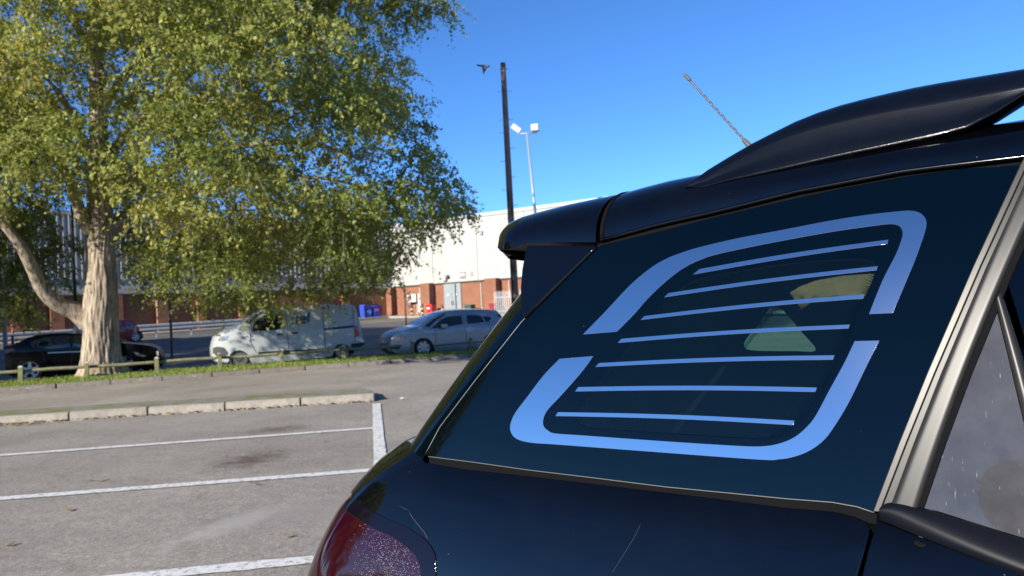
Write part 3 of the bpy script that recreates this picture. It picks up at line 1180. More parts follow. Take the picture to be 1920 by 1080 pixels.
# tailgate metal between the lamps
sh = up(shut, SB)
print('shut', sh[0], sh[-1], 'glass foot', tg[0])
zc_ = bd[-1][1] - .004
gate = [(u - .004, z) for u, z in sh] + [(sh[-1][0] - .02, sh[-1][1] + .008), (sh[-1][0] - .07, zc_ - .003), (.75, zc_), (.5, zc_), (0.02, zc_ - .004), (0.02, .62), (.62, .62), (.66, sh[0][1] - .02)]
patch('tailgate', gate, SB, -.001, .07, M_BLACK, car, .035, edge=.003, mirror=True)

# tail lamp with dust
def lamp_mat():
    m, t, b = nm('red_lamp_lens')
    b.inputs['Roughness'].default_value = .06
    b.inputs['Coat Weight'].default_value = .0
    b.inputs['Coat Roughness'].default_value = .03
    tc = t.nodes.new('ShaderNodeTexCoord')
    n = t.nodes.new('ShaderNodeTexNoise')
    n.inputs['Scale'].default_value = 210; n.inputs['Detail'].default_value = 2
    t.links.new(tc.outputs['Object'], n.inputs['Vector'])
    vo = t.nodes.new('ShaderNodeTexVoronoi')
    vo.inputs['Scale'].default_value = 460
    t.links.new(tc.outputs['Object'], vo.inputs['Vector'])
    r = t.nodes.new('ShaderNodeValToRGB')
    r.color_ramp.elements[0].position, r.color_ramp.elements[1].position = .18, .30
    r.color_ramp.elements[0].color, r.color_ramp.elements[1].color = (1, 1, 1, 1), (0, 0, 0, 1)
    t.links.new(vo.outputs['Distance'], r.inputs['Fac'])
    sp = t.nodes.new('ShaderNodeMapping'); sp.vector_type = 'TEXTURE'
    pc = SB.ev(*SB.par(735, 1062))
    sp.inputs['Location'].default_value = tuple(pc)
    sp.inputs['Scale'].default_value = (.10, .10, .085)
    t.links.new(tc.outputs['Object'], sp.inputs['Vector'])
    ln = t.nodes.new('ShaderNodeVectorMath'); ln.operation = 'LENGTH'
    t.links.new(sp.outputs[0], ln.inputs[0])
    sc_ = t.nodes.new('ShaderNodeSeparateColor')
    t.links.new(vo.outputs['Color'], sc_.inputs[0])
    ad = t.nodes.new('ShaderNodeMath'); ad.operation = 'MULTIPLY_ADD'
    ad.inputs[1].default_value = .55
    t.links.new(ln.outputs['Value'], ad.inputs[0])
    t.links.new(sc_.outputs[0], ad.inputs[2])
    r2 = t.nodes.new('ShaderNodeValToRGB')
    r2.color_ramp.elements[0].position, r2.color_ramp.elements[1].position = .74, .80
    r2.color_ramp.elements[0].color, r2.color_ramp.elements[1].color = (1, 1, 1, 1), (0, 0, 0, 1)
    t.links.new(ad.outputs[0], r2.inputs['Fac'])
    mx = t.nodes.new('ShaderNodeMix'); mx.data_type = 'RGBA'; mx.blend_type = 'MULTIPLY'
    mx.inputs[0].default_value = 1
    t.links.new(r.outputs[0], mx.inputs[6]); t.links.new(r2.outputs[0], mx.inputs[7])
    m2 = t.nodes.new('ShaderNodeMix'); m2.data_type = 'RGBA'
    t.links.new(mx.outputs[2], m2.inputs[0])
    m2.inputs[6].default_value = (.016, .0004, .003, 1)
    m2.inputs[7].default_value = (.27, .26, .25, 1)
    t.links.new(m2.outputs[2], b.inputs['Base Color'])
    return m
M_LAMP = lamp_mat()
M_LAMPRED = mat('red_lamp_rim', (.30, .006, .035), .12, spec=.6, coat=.5)
lt = [(u - .004, z - .003) for u, z in tl]
lamp_out = lt + [(tl[-1][0] - .004, .72), (.62, .72), (.60, lt[0][1] - .01), (.66, lt[0][1] - .004)]
lamp = patch('tail_lamp', lamp_out, SB, -.001, .02, M_LAMP, car, .03, edge=.006, mirror=True)
# bright red light guide that runs down the lamp's outer edge
lg = up([(640, 950), (622, 985), (604, 1030), (592, 1075)], SB)
# black surround between lens and wing
sur = [(u + .0022, z + .0018) for u, z in tl]
patch('lamp_surround', sur + [(u - .020, z - .018) for u, z in tl[::-1]], SB, .0008, .004, mat('smoked_edge', (.003, .002, .005), .08, spec=.3), car, .02, edge=.001, mirror=True)
patch('bumper', [(.02, .60), (.62, .60), (1.0, .60), (1.0, .28), (.5, .28), (.02, .30)], SB, .012, .03, M_BLACK, car, .05, edge=.004, mirror=True)

# ---- spoiler, fin
fin_px = [(990, 463), (1116, 463), (1075, 503), (1030, 548), (984, 594), (980, 575), (979, 540), (982, 505)]
fp = up(fin_px + [(990, 463)], SF, 10)[:-1]
patch('spoiler_fin', fp, SF, .003, .018, M_GLOSSB if False else mat('fin_paint', (.0008, .001, .002), .05, spec=.4), car, .03, edge=.002, mirror=True)

def plane_hit(px, py, wd):
    d = rayl(px, py)
    t = (-wd - CAML.y) / d.y
    return CAML + d * t
W_T = .56
top_sp = [(936, 456), (945, 442), (965, 420), (991, 407), (1030, 396), (1081, 383), (1133, 372), (1180, 363), (1240, 346), (1290, 334)]
tz = [plane_hit(x, y, W_T) for x, y in top_sp]
ts, tzv = [p.x for p in tz], [p.z for p in tz]
def ztop(s):
    return float(np.interp(s, ts, tzv))
bs = [SF.ev(*SF.par(x, y)) for x, y in [(930, 468), (946, 468), (985, 456), (1017, 454.5), (1056, 454), (1117, 453.5)]]
print('spoiler s', [round(p.x, 3) for p in bs], 'top', [(round(a, 3), round(b, 3)) for a, b in zip(ts, tzv)])
def section(w0, z0, zt, s, bow_, n1=10, n2=8, crown=.02):
    pts = []
    for k in range(n1 + 1):
        f = k / n1 * math.pi / 2
        pts.append(((W_T + (w0 - W_T) * math.cos(f)), z0 + (zt - z0) * math.sin(f)))
    for k in range(1, n2 + 1):
        wv = W_T * (1 - k / n2)
        pts.append((wv, zt + crown * (1 - (wv / W_T) ** 2)))
    return [Vector((s - bow_ * (1 - (wv / w0) ** 7), -wv, z)) for wv, z in pts]
def loft(name, secs, m, parent, mirror=True, flip=False):
    n = len(secs[0])
    V = [p for s in secs for p in s]
    F = []
    for i in range(len(secs) - 1):
        for k in range(n - 1):
            f = (i * n + k, (i + 1) * n + k, (i + 1) * n + k + 1, i * n + k + 1)
            F.append(f[::-1] if flip else f)
    o = mesh(name, V, F, m, parent, True)
    if mirror:
        c = o.copy()
        COL.objects.link(c)
        c.parent = parent
        c.scale.y = -1
    return o
# spoiler
secs, under = [], []
sA, sB = bs[0].x, bs[-1].x
NS = 16
bz = lambda s: float(np.interp(s, [p.x for p in bs], [p.z for p in bs]))
bwv = lambda s: float(np.interp(s, [p.x for p in bs], [-p.y for p in bs]))
for i in range(NS + 1):
    t = i / NS
    s = sA + (sB - sA) * t ** 1.4
    z0 = bz(s)
    w0 = bwv(s) - .02 * (1 - min(1, t * 3)) ** 2
    bw_ = .105 * (1 - t) ** 1.3
    zt = max(ztop(s - bw_ * (1 - (W_T / w0) ** 7)), z0 + .02)
    secs.append(section(w0, z0, zt, s, bw_))
tipc = [p + Vector((-.006, 0, -.004)) for p in secs[0]]
tipc = [Vector((p.x, p.y, (p.z + secs[0][0].z * 2) / 3)) for p in tipc]
low = [Vector((p.x + .012, p.y * .985, secs[0][0].z - .012 + .0 * k)) for k, p in enumerate(secs[0])]
loft('spoiler', [low, tipc] + secs, M_BLACK, car)
V = []
F = []
for i, sct in enumerate([low] + secs):
    a, b = sct[0], sct[-1]
    V += [a + Vector((0, .003, 0)), Vector((b.x, 0, a.z))]
for i in range(len(V) // 2 - 1):
    F.append((2 * i, 2 * i + 1, 2 * i + 3, 2 * i + 2))
o = mesh('spoiler_underside', V, F, mat('grey_underside', (.12, .12, .115), .6), car)
c = o.copy(); COL.objects.link(c); c.parent = car; c.scale.y = -1

# roof side and roof
gt = [SG.ev(*SG.par(x, y)) for x, y in [(1125, 451), (1240, 419), (1346, 396), (1488, 360), (1594, 340), (1700, 320), (1807, 307), (1913, 295)]]
gs, gz_, gw = [p.x for p in gt], [p.z for p in gt], [-p.y for p in gt]
print('gutter', [(round(a, 3), round(b, 3), round(c, 3)) for a, b, c in zip(gs, gz_, gw)])
zt_last = ztop(ts[-1])
def rz(s):
    if s < ts[-1]:
        return ztop(s)
    return zt_last + .012 * math.sin(min(1, (s - ts[-1]) / 1.2) * math.pi / 2)
secs = []
for i in range(46):
    s = gs[0] + .004 + (2.75 - gs[0]) * i / 45
    if s <= gs[-1]:
        z0, w0 = float(np.interp(s, gs, gz_)), float(np.interp(s, gs, gw))
    else:
        z0 = gz_[-1] + .012 * math.sin(min(1, (s - gs[-1]) / 1.0) * math.pi / 2) - max(0, s - 2.3) ** 2 * .12
        w0 = WG(z0) * bow(s)
    secs.append(section(w0, z0, max(rz(s) - max(0, s - 2.3) ** 2 * .12, z0 + .05), s, .0))
loft('roof', secs, M_BLACK, car)
gp = [sct[0] for sct in secs]
ob = MB().tube([p + Vector((0, -.001, 0)) for p in gp], .0032, 8).obj('gutter_trim', M_GLOSSB, car, True)
c = ob.copy(); COL.objects.link(c); c.parent = car; c.scale.y = -1
# joint between roof and spoiler
ob = MB().tube([p + Vector((-.0, 0, -.002)) for p in secs[0]], .0045, 6).obj('roof_joint', M_SEAL, car, True)
c = ob.copy(); COL.objects.link(c); c.parent = car; c.scale.y = -1

# roof rail
r_top = [(1287, 347), (1310, 327), (1350, 300), (1395, 272), (1440, 248), (1485, 224), (1530, 205), (1575, 190), (1620, 178), (1720, 155), (1820, 138), (1925, 121)]
r_bot = [(1287, 352), (1310, 355), (1350, 346), (1400, 335), (1500, 313), (1600, 291), (1700, 270), (1755, 258), (1800, 248), (1840, 231), (1880, 207), (1925, 178)]
r_cre = [(1288, 349), (1350, 318), (1440, 273), (1540, 240), (1640, 217), (1740, 199), (1840, 181), (1925, 165)]
def prof(pts):
    P = [SR.ev(*SR.par(x, y)) for x, y in pts]
    P.sort(key=lambda p: p.x)
    f = spline([p.x for p in P], [p.z for p in P])
    return f, P[0].x, P[-1].x
ft, s0, s1_ = prof(r_top)
fb, _, _ = prof(r_bot)
fc, _, _ = prof(r_cre)
zt_e, zb_e, zc_e = ft(s1_), fb(s1_), fc(s1_)
secs = []
for i in range(60):
    s = s0 + (2.75 - s0) * i / 59
    if s <= s1_:
        a, b, c_ = fb(s), ft(s), fc(s)
    else:
        k = (s - s1_) / (2.75 - s1_)
        b = zt_e + .02 * math.sin(k * math.pi) - .16 * max(0, k - .55) ** 2 * 4.5 * .9
        a = min(zb_e + .012, b - .035) if k < .7 else min(zb_e + .012, b - .035) - (k - .7) * .2
        c_ = a + (b - a) * .25
    b = max(b, a + .004)
    c_ = min(max(c_, a + .001), b - .002)
    th = min(.055, (b - a) * 1.2)
    wl = lambda z: .668 - .36 * (z - 1.55)
    hh = b - c_
    pr = [(wl(a) - th, a), (wl(a) - .002, a), (wl(a) + .001, a + min(.003, (b - a) * .1)), (wl(a) + .0005, a + min(.0065, (b - a) * .2)), (wl(a + (c_ - a) * .33), a + (c_ - a) * .33), (wl(a + (c_ - a) * .66), a + (c_ - a) * .66), (wl(c_) + .001, c_), (wl(c_) - .000, c_ + hh * .12),
          (wl(c_) - hh * .22, c_ + hh * .45), (wl(c_) - hh * .55, c_ + hh * .8), (wl(c_) - hh * .9, b - hh * .03), (wl(c_) - hh * 1.2, b), (wl(c_) - hh * 1.5 - .004, b - hh * .08), (wl(c_) - hh * 1.7 - .006, b - hh * .4), (wl(a) - th, a)]
    secs.append([Vector((s, -wv, z)) for wv, z in pr])
rail = loft('roof_rail', secs, M_RAIL, car)
sv = [sct[2] + Vector((0, -.0008, .0005)) for sct in secs if sct[0].x < s1_ + .3]
ob = MB().tube(sv, .0016, 6).obj('rail_edge', M_GLOSSB, rail, True)

# aerial
ab, atip = plane_hit(1409, 278, .0), plane_hit(1283, 139, .0)
ax = (atip - ab)
Ln = ax.length
ax.normalize()
ant = bpy.data.objects.new('aerial', None)
ob = MB().tube([ab - ax * .05, ab, ab + ax * .03, ab + ax * .034], [.0095, .0078, .0055, .003], 10).obj('aerial', mat('aerial_rubber', (.075, .068, .062), .6), car, True)
helix = []
px_ = ax.cross(Vector((0, 1, 0))).normalized()
py_ = ax.cross(px_)
for i in range(160):
    t = i / 159
    ph = t * 2 * math.pi * 9
    am = .0008 * min(1, 6 * (1 - t)) * (1 if t > .05 else t * 20) * (1 if t < .8 else .25)
    helix.append(ab + ax * (.03 + (Ln - .055) * t) + (px_ * math.cos(ph) + py_ * math.sin(ph)) * am)
MB().tube(helix, .0029, 6).obj('aerial_rod', mat('aerial_wire', (.075, .072, .07), .45, metal=.3), ob, True)
MB().tube([atip - ax * .028, atip - ax * .022, atip - ax * .004, atip], [.003, .0046, .0048, .003], 10).obj('aerial_tip', MATS['aerial_rubber'], ob, True)

# ---- pillar mouldings and rear door
yy = [958, 830, 700, 500, 314, 296]
def col(x955, x700, x314):
    q = np.polyfit([955, 700, 314], [x955, x700, x314], 2)
    return [(float(np.polyval(q, y)), y) for y in yy]
E = [col(1641, 1741, 1914), col(1650, 1751, 1922), col(1653, 1754, 1925), col(1666, 1763, 1933), col(1668, 1765, 1935), col(1683, 1771, 1940), col(1722, 1811, 1977), col(1729, 1820, 1986)]
def bulged(name, a_px, b_px, S, off, rise, m, ext_a=(), ext_b=(), S2=None, n=12, power=2.6):
    """rounded strip between two lines on the flank"""
    A = [S.par(*p) for p in a_px]
    S2 = S2 or S
    B = [S2.par(*p) for p in b_px]
    A = [Vector(p) for p in catmull([p for p in A if p], 4)]
    B = [Vector(p) for p in catmull([p for p in B if p], 4)]
    for ea, eb in zip(ext_a, ext_b):
        a1, b1 = A[-1].copy(), B[-1].copy()
        for f in (.05, .12, .25, .5, .75, 1):
            A.append(a1 + (Vector(ea) - a1) * f)
            B.append(b1 + (Vector(eb) - b1) * f)
    secs = []
    for a, b in zip(A, B):
        row = []
        for k in range(n + 1):
            f = k / n
            pa, pb = S.ev(a[0], a[1]), S2.ev(b[0], b[1])
            na = (S.normal(a[0], a[1]) * (1 - f) + S2.normal(b[0], b[1]) * f).normalized()
            if S2 is S:
                g = a + (b - a) * f
                base_ = S.ev(g[0], g[1])
            else:
                base_ = pa + (pb - pa) * f
            h = rise * (1 - abs(2 * f - 1) ** power)
            row.append(base_ + na * (off + h - (.004 if k in (0, n) else 0)))
        secs.append(row)
    V = [p for r in secs for p in r]
    F = []
    for i in range(len(secs) - 1):
        for k in range(n):
            j = i * (n + 1) + k
            F.append((j, j + 1, j + n + 2, j + n + 1))
    bm = bmesh.new()
    vs = [bm.verts.new(p) for p in V]
    for f in F:
        bm.faces.new([vs[i] for i in f])
    bm.normal_update()
    bm.faces.ensure_lookup_table()
    if bm.faces[len(F) // 2].normal.y > 0:
        bmesh.ops.reverse_faces(bm, faces=bm.faces)
    me = bpy.data.meshes.new(name)
    bm.to_mesh(me); bm.free()
    me.polygons.foreach_set('use_smooth', [True] * len(me.polygons))
    me.materials.append(m)
    o = bpy.data.objects.new(name, me)
    link(o, car)
    c = o.copy(); COL.objects.link(c); c.parent = car; c.scale.y = -1
    return o
strip_patch('bright_moulding', E[0], E[1], SG, .003, .008, M_CHROME if False else mat('moulding_metal', (.035, .034, .032), .36, metal=.5, spec=.3), edge=.0015, mirror=True)
strip_patch('door_gap', E[1], E[4], SG, -.006, .004, M_SEAL, mirror=True)
strip_patch('moulding_rib', [(x - 3, y) for x, y in E[2]], E[3], SG, -.0015, .006, M_SATIN, edge=.0025, mirror=True)
bulged('pillar_trim', E[4], E[6], SG, .001, .0045, M_SATIN, n=20, power=6)
strip_patch('window_rubber', E[6], E[7], SG, -.001, .006, M_SEAL, edge=.0015, mirror=True)
# door belt moulding and door skin
bt = [(1653, 944), (1662, 938), (1681, 937), (1722, 949), (1758, 960), (1846, 988), (1925, 1012)]
bb = [(1649, 972), (1706, 997), (1811, 1037), (1925, 1078)]
tb = up(bt)
te = tb[-1][1]
bbp = up(bb)
be = bbp[-1][1]
ez_b = up([(1925, 1080)], SB)[-1][1] - .008
def ub(s, z):
    return ((s - RB(z) - RA) / KU + 1) * KU, z
e_hi, e_lo = end_s(te - .01, 2.85, SG), end_s(be - .012, 2.85, SG)
bulged('belt_moulding', [(1653, 949), (1664, 943), (1690, 942), (1722, 950), (1758, 960), (1846, 988), (1925, 1012)], [(1650, 974), (1662, 979), (1685, 989), (1712, 1000), (1750, 1015), (1835, 1048), (1925, 1082)], SG, .003, .008, M_MATT, [e_hi], [ub(2.85, ez_b)], S2=SB)
dt = up([(1648, 979), (1706, 1003), (1811, 1043), (1925, 1085)], SB)
dl = up([(1646, 984), (1630, 1040), (1619, 1085)], SB)
ez = dt[-1][1]
def ub(s, z):
    return ((s - RB(z) - RA) / KU + 1) * KU, z
patch('rear_door', dt + [ub(1.98, ez - .004), ub(1.98, sill), (dl[-1][0] - .03, sill), (dl[-1][0] - .01, .7)] + dl[::-1], SB, .001, .02, M_BLACK, car, .035, edge=.003, mirror=True)
patch('front_door', [ub(1.99, ez - .004), ub(2.95, ez - .02), ub(2.95, sill), ub(1.99, sill)], SB, .001, .02, M_BLACK, car, .05, edge=.003, mirror=True)
patch('sill', [ub(.98, .295), ub(3.0, .295), ub(3.0, .18), ub(.98, .18)], SB, -.004, .02, M_MATT, car, .06, edge=.004, mirror=True)
# door panes
E7 = [(x, y) for x, y in E[7] if y < 955]
tri_px = [(1729, 953), (1752, 890), (1800, 750), (1838, 650), (1866, 576), (1920, 800), (1972, 1023), (1925, 1010), (1846, 986), (1758, 958)]
M_DOORG = hazed_glass('door_glass', (.16, .21, .22), 1.5, .062)  # pale film paints in the sky haze mirrored by the pane, over dust and scratches
patch('door_quarter_pane', up(tri_px + [tri_px[0]], step=10)[:-1], SG, -.003, .003, M_DOORG, car, .03, edge=.0005, mirror=True)
div_a = [(1867, 570), (1920, 795), (1974, 1026)]
div_b = [(1877, 545), (1925, 703), (1988, 925), (2012, 1040)]
bulged('pane_divider', div_a, [(1877, 545), (1931, 722), (2010, 1036)], SG, -.003, .006, M_SATIN)
mp = up([(1882, 543), (1930, 705), (1992, 925), (2016, 1038)])
tpz = 1.525
mp2 = [end_s(te - .004, 1.86, SG), end_s(te - .004, 1.94, SG), end_s(tpz, 1.86, SG)]
e7u = SG.par(1984, 318)
patch('door_window', up([(1890, 530), (1930, 660), (1992, 900), (2022, 1030)]) + [end_s(mp[-1][1] + .002, 1.88, SG), end_s(tpz - .003, 1.86, SG), SG.par(1990, 318)], SG, -.003, .003, M_GLASS, car, .04, edge=.0005, mirror=True)
patch('door_window', [end_s(mp[-1][1] - .004, 2.0, SG), end_s(mp[-1][1] - .012, 2.75, SG), end_s(1.42, 2.45, SG), end_s(tpz, 2.2, SG), end_s(tpz, 2.0, SG)], SG, -.003, .003, M_GLASS, car, .05, edge=.0005, mirror=True)
patch('centre_pillar', [end_s(mp[-1][1], 1.885, SG), end_s(mp[-1][1], 1.995, SG), end_s(tpz + .005, 1.995, SG), end_s(tpz + .005, 1.865, SG)], SG, .001, .008, M_GLOSSB, car, .05, edge=.002, mirror=True)

# ---- front half, wheels, cabin (beyond the frame)
secs = []
for s, wv, zb, zm, zt in [(2.72, .80, .25, 1.06, 1.545), (2.95, .825, .25, 1.03, 1.36), (3.2, .83, .25, .99, 1.13), (3.35, .825, .25, .95, 1.03), (3.65, .79, .27, .88, .96), (3.9, .70, .30, .80, .86), (4.05, .52, .36, .66, .70), (4.07, .45, .40, .55, .58)]:
    secs.append([Vector((s, -wv * .97, zb)), Vector((s, -wv * 1.02, (zb + zm) / 2)), Vector((s, -wv, zm)), Vector((s, -wv * (.97 if zt - zm < .2 else .93), zm + (zt - zm) * .35)), Vector((s, -wv * (.85 if zt - zm < .2 else .80), zm + (zt - zm) * .9)), Vector((s, -wv * .5, zt)), Vector((s, 0, zt + .015))])
loft('bonnet', secs, M_BLACK, car)
def wheel(parent, loc, r, wd, name='wheel', rim=None, spokes=5, rz=0.0, dark=None):
    """tyre with a spoked rim; axis along local y"""
    e = bpy.data.objects.new(name, None)
    e.location = loc
    link(e, parent)
    n = 28
    prof_ = [(r * .66, -wd / 2), (r * .90, -wd / 2), (r * .985, -wd * .36), (r, -wd * .15), (r, wd * .15), (r * .985, wd * .36), (r * .90, wd / 2), (r * .66, wd / 2)]
    V, F = [], []
    for k in range(n):
        t = 2 * math.pi * k / n
        for rr, y in prof_:
            V.append((rr * math.cos(t), y, rr * math.sin(t)))
    m_ = len(prof_)
    for k in range(n):
        for j in range(m_):
            F.append((k * m_ + j, k * m_ + (j + 1) % m_, ((k + 1) % n) * m_ + (j + 1) % m_, ((k + 1) % n) * m_ + j))
    mesh('tyre', V, F, M_TYRE, e, True)
    b = MB()
    for sgn in (-1, 1):
        y = sgn * wd * .40
        V, F = [], []
        for k in range(n):
            t = 2 * math.pi * k / n
            for rr, yy_ in ((r * .68, y + sgn * wd * .08), (r * .60, y + sgn * wd * .06), (r * .58, y - sgn * wd * .25)):
                V.append((rr * math.cos(t), yy_, rr * math.sin(t)))
        for k in range(n):
            for j in range(2):
                F.append((k * 3 + j, k * 3 + j + 1, ((k + 1) % n) * 3 + j + 1, ((k + 1) % n) * 3 + j))
        b.add(V, F)
        for k in range(spokes):
            t0 = 2 * math.pi * k / spokes + .3
            V = []
            for rr, hw in ((r * .08, .05), (r * .62, .035)):
                for dy in (.05, -.04):
                    for sd in (-1, 1):
                        V.append((rr * math.cos(t0) - sd * hw * math.sin(t0), y + sgn * wd * dy, rr * math.sin(t0) + sd * hw * math.cos(t0)))
            b.add(V, [(0, 1, 5, 4), (2, 6, 7, 3), (0, 4, 6, 2), (1, 3, 7, 5), (4, 5, 7, 6), (0, 2, 3, 1)])
        hub = [(r * .16 * math.cos(2 * math.pi * k / 12), y + sgn * wd * .09, r * .16 * math.sin(2 * math.pi * k / 12)) for k in range(12)]
        b.add(hub, [tuple(range(12))])
    b.obj('rim', rim or M_ALLOY, e)
    V = [(r * .57 * math.cos(2 * math.pi * k / n), -wd * .1, r * .57 * math.sin(2 * math.pi * k / n)) for k in range(n)]
    V += [(x, wd * .1, z) for x, y, z in V]
    mesh('brake_disc', V, [tuple(range(n)), tuple(range(n, 2 * n))], dark or mat('wheel_well', (.02, .02, .02), .8), e)
    return e
ws = 1.0 - .28 + .0 + RB(.6) * 0
for s in (arch[12][0] / KU * KU - KU + RB(.6) + RA, 3.25):
    for sd in (-1, 1):
        wheel(car, (s, sd * .73, .31), .31, .2)
MB().box((1.75, 0, .30), (3.0, 1.4, .16)).obj('underbody', M_MATT, car)
# cabin: dark inner shell, seats, inner trim of the far side with its openings
WI = .62
def plan_pt(px, py):
    p = plane_hit(px, py, -WI)
    return (p.x, p.z)
quad = [plan_pt(*p) for p in [(1481, 549), (1500, 537), (1530, 526), (1580, 517), (1650, 512), (1648, 545), (1612, 562), (1570, 554), (1545, 557), (1520, 567), (1503, 580)]]
trio = [plan_pt(*p) for p in catmull([(1454, 572), (1425, 607), (1402, 632), (1395, 648), (1405, 656), (1440, 658), (1490, 658), (1530, 657), (1505, 625)], 3, closed=True)]
lowq = [plan_pt(*p) for p in [(1492, 745), (1520, 748), (1500, 790), (1450, 822), (1462, 800), (1480, 780)]]
outer = densify([(-.15, .55), (2.7, .55), (2.7, 1.52), (.36, 1.52), (.27, 1.40), (.0, 1.12), (-.05, 1.0)], .15)
fw = densify([(1.2, 1.10), (1.85, 1.10), (1.85, 1.46), (1.2, 1.46)], .15)
P, T, L = tri2d([tuple(p) for p in outer], .12, [h if area2(h) < 0 else h[::-1] for h in (quad, trio, lowq, [tuple(p) for p in fw])])
mesh('side_trim', [(p[0], WI, p[1]) for p in P], T, M_TRIM, car)
MB().box((1.6, 0, .52), (2.9, 1.3, .02)).obj('cabin_floor', M_TRIM, car)
MB().box((1.55, 0, 1.535), (2.2, 1.18, .012)).obj('headlining', M_TRIM, car)
M_BACK = M_TRIM
MB().box((.30, 0, .72), (.03, 1.2, .3)).obj('boot_panel', M_TRIM, car)
st = MB()
st.box((1.05, 0, .93), (.16, 1.16, .62), bev=.05)
st.box((1.35, 0, .66), (.55, 1.16, .2), bev=.06)
so_ = st.obj('rear_seat', M_SEAT, car, True)
for y in (-.33, .33):
    hb = MB().box((1.02, y, 1.315), (.10, .27, .15), bev=.045)
    hb.obj('headrest', M_SEAT, so_, True)
for y in (-.36, .36):
    st = MB().box((1.95, y, .95), (.15, .5, .7), bev=.06).box((2.2, y, .62), (.5, .5, .2), bev=.06)
    fs = st.obj('front_seat', M_SEAT, car, True)
    MB().box((1.92, y, 1.37), (.10, .26, .16), bev=.045).obj('headrest', M_SEAT, fs, True)

# ================================================================== THE BIG TREE
def bark_mat():
    m, t, b = nm('bark')
    N, Lk = t.nodes, t.links
    tc = N.new('ShaderNodeTexCoord')
    mp = N.new('ShaderNodeMapping')
    mp.inputs['Scale'].default_value = (1.6, 1.6, .2)
    Lk.new(tc.outputs['Object'], mp.inputs['Vector'])
    n = N.new('ShaderNodeTexNoise')
    n.inputs['Scale'].default_value = 9; n.inputs['Detail'].default_value = 8; n.inputs['Roughness'].default_value = .7
    Lk.new(mp.outputs[0], n.inputs['Vector'])
    r = N.new('ShaderNodeValToRGB')
    e = r.color_ramp.elements
    e[0].position, e[0].color = .36, (.055, .038, .026, 1)
    e[1].position, e[1].color = .62, (.43, .36, .275, 1)
    x = e.new(.47); x.color = (.25, .20, .145, 1)
    Lk.new(n.outputs['Fac'], r.inputs['Fac'])
    n2 = N.new('ShaderNodeTexNoise')
    n2.inputs['Scale'].default_value = 1.3; n2.inputs['Detail'].default_value = 6
    Lk.new(tc.outputs['Object'], n2.inputs['Vector'])
    r2 = N.new('ShaderNodeValToRGB')
    r2.color_ramp.elements[0].position, r2.color_ramp.elements[1].position = .58, .72
    Lk.new(n2.outputs['Fac'], r2.inputs['Fac'])
    mx = N.new('ShaderNodeMix'); mx.data_type = 'RGBA'
    Lk.new(r2.outputs[0], mx.inputs[0]); Lk.new(r.outputs[0], mx.inputs[6])
    mx.inputs[7].default_value = (.13, .12, .035, 1)
    Lk.new(mx.outputs[2], b.inputs['Base Color'])
    b.inputs['Roughness'].default_value = .95
    bp = N.new('ShaderNodeBump')
    bp.inputs['Strength'].default_value = .9; bp.inputs['Distance'].default_value = .03
    Lk.new(n.outputs['Fac'], bp.inputs['Height'])
    Lk.new(bp.outputs[0], b.inputs['Normal'])
    return m
M_BARK = bark_mat()
TB = G(193, 704, .10)                 # foot of the trunk
TD = TB.y
print('tree base', TB)
def P3(px, py, dz=0.0):
    """point at the tree's distance (dz nearer or farther)"""
    return at(px, py, TD + dz)
def limb(mb, pts, rad, n=14, ridge=0.0, sub=6):
    P = catmull(pts, sub)
    R = [float(v) for v in np.interp(np.linspace(0, 1, len(P)), np.linspace(0, 1, len(rad)), rad)]
    V, F = [], []
    ax = Vector((1, 0, 0))
    for i, p in enumerate(P):
        d = (P[min(i + 1, len(P) - 1)] - P[max(i - 1, 0)]).normalized()
        a = (ax - d * ax.dot(d))
        if a.length < .1:
            a = d.cross(Vector((0, 1, 0)))
        a.normalize()
        ax = a
        b = d.cross(a)
        for k in range(n):
            t = 2 * math.pi * k / n
            q = 1.0
            if ridge:
                q += ridge * (math.sin(t * 11 + 2.5 * math.sin(p.z * 1.9)) * .5 + math.sin(t * 17 + 3 * math.sin(p.z * 2.7 + 1)) * .35 + math.sin(t * 3 + p.z * .8) * .7 + .6 * math.sin(t * 29 - 2.5 * math.sin(p.z * 3.3)))
            V.append(p + (a * math.cos(t) + b * math.sin(t)) * (R[i] * q))
    for i in range(len(P) - 1):
        for k in range(n):
            F.append((i * n + k, i * n + (k + 1) % n, (i + 1) * n + (k + 1) % n, (i + 1) * n + k))
    mb.add(V, F)
tree = thing('poplar_tree', 'large spreading tree with thick ridged trunk on the grass verge', 'tree', TB)
def rel(p):
    return p - TB
K = TD / FPX
tk = MB()
limb(tk, [rel(p) for p in [P3(193, 716), P3(192, 706), P3(191, 694), P3(189, 670), P3(189, 630), P3(189, 580), P3(190, 520), P3(189, 470), P3(188, 420), P3(187, 350), P3(185, 260), P3(182, 150), P3(180, 60), P3(178, -60), P3(180, -200, .5), P3(190, -330, .5)]],
     [56 * K, 50 * K, 42 * K, 34 * K, 29.5 * K, 29 * K, 26 * K, 25 * K, 24 * K, 19 * K, 16 * K, 14 * K, 12 * K, 9 * K, 6 * K, 2 * K], 96, .040, 9)
tk.obj('trunk', M_BARK, tree, True)
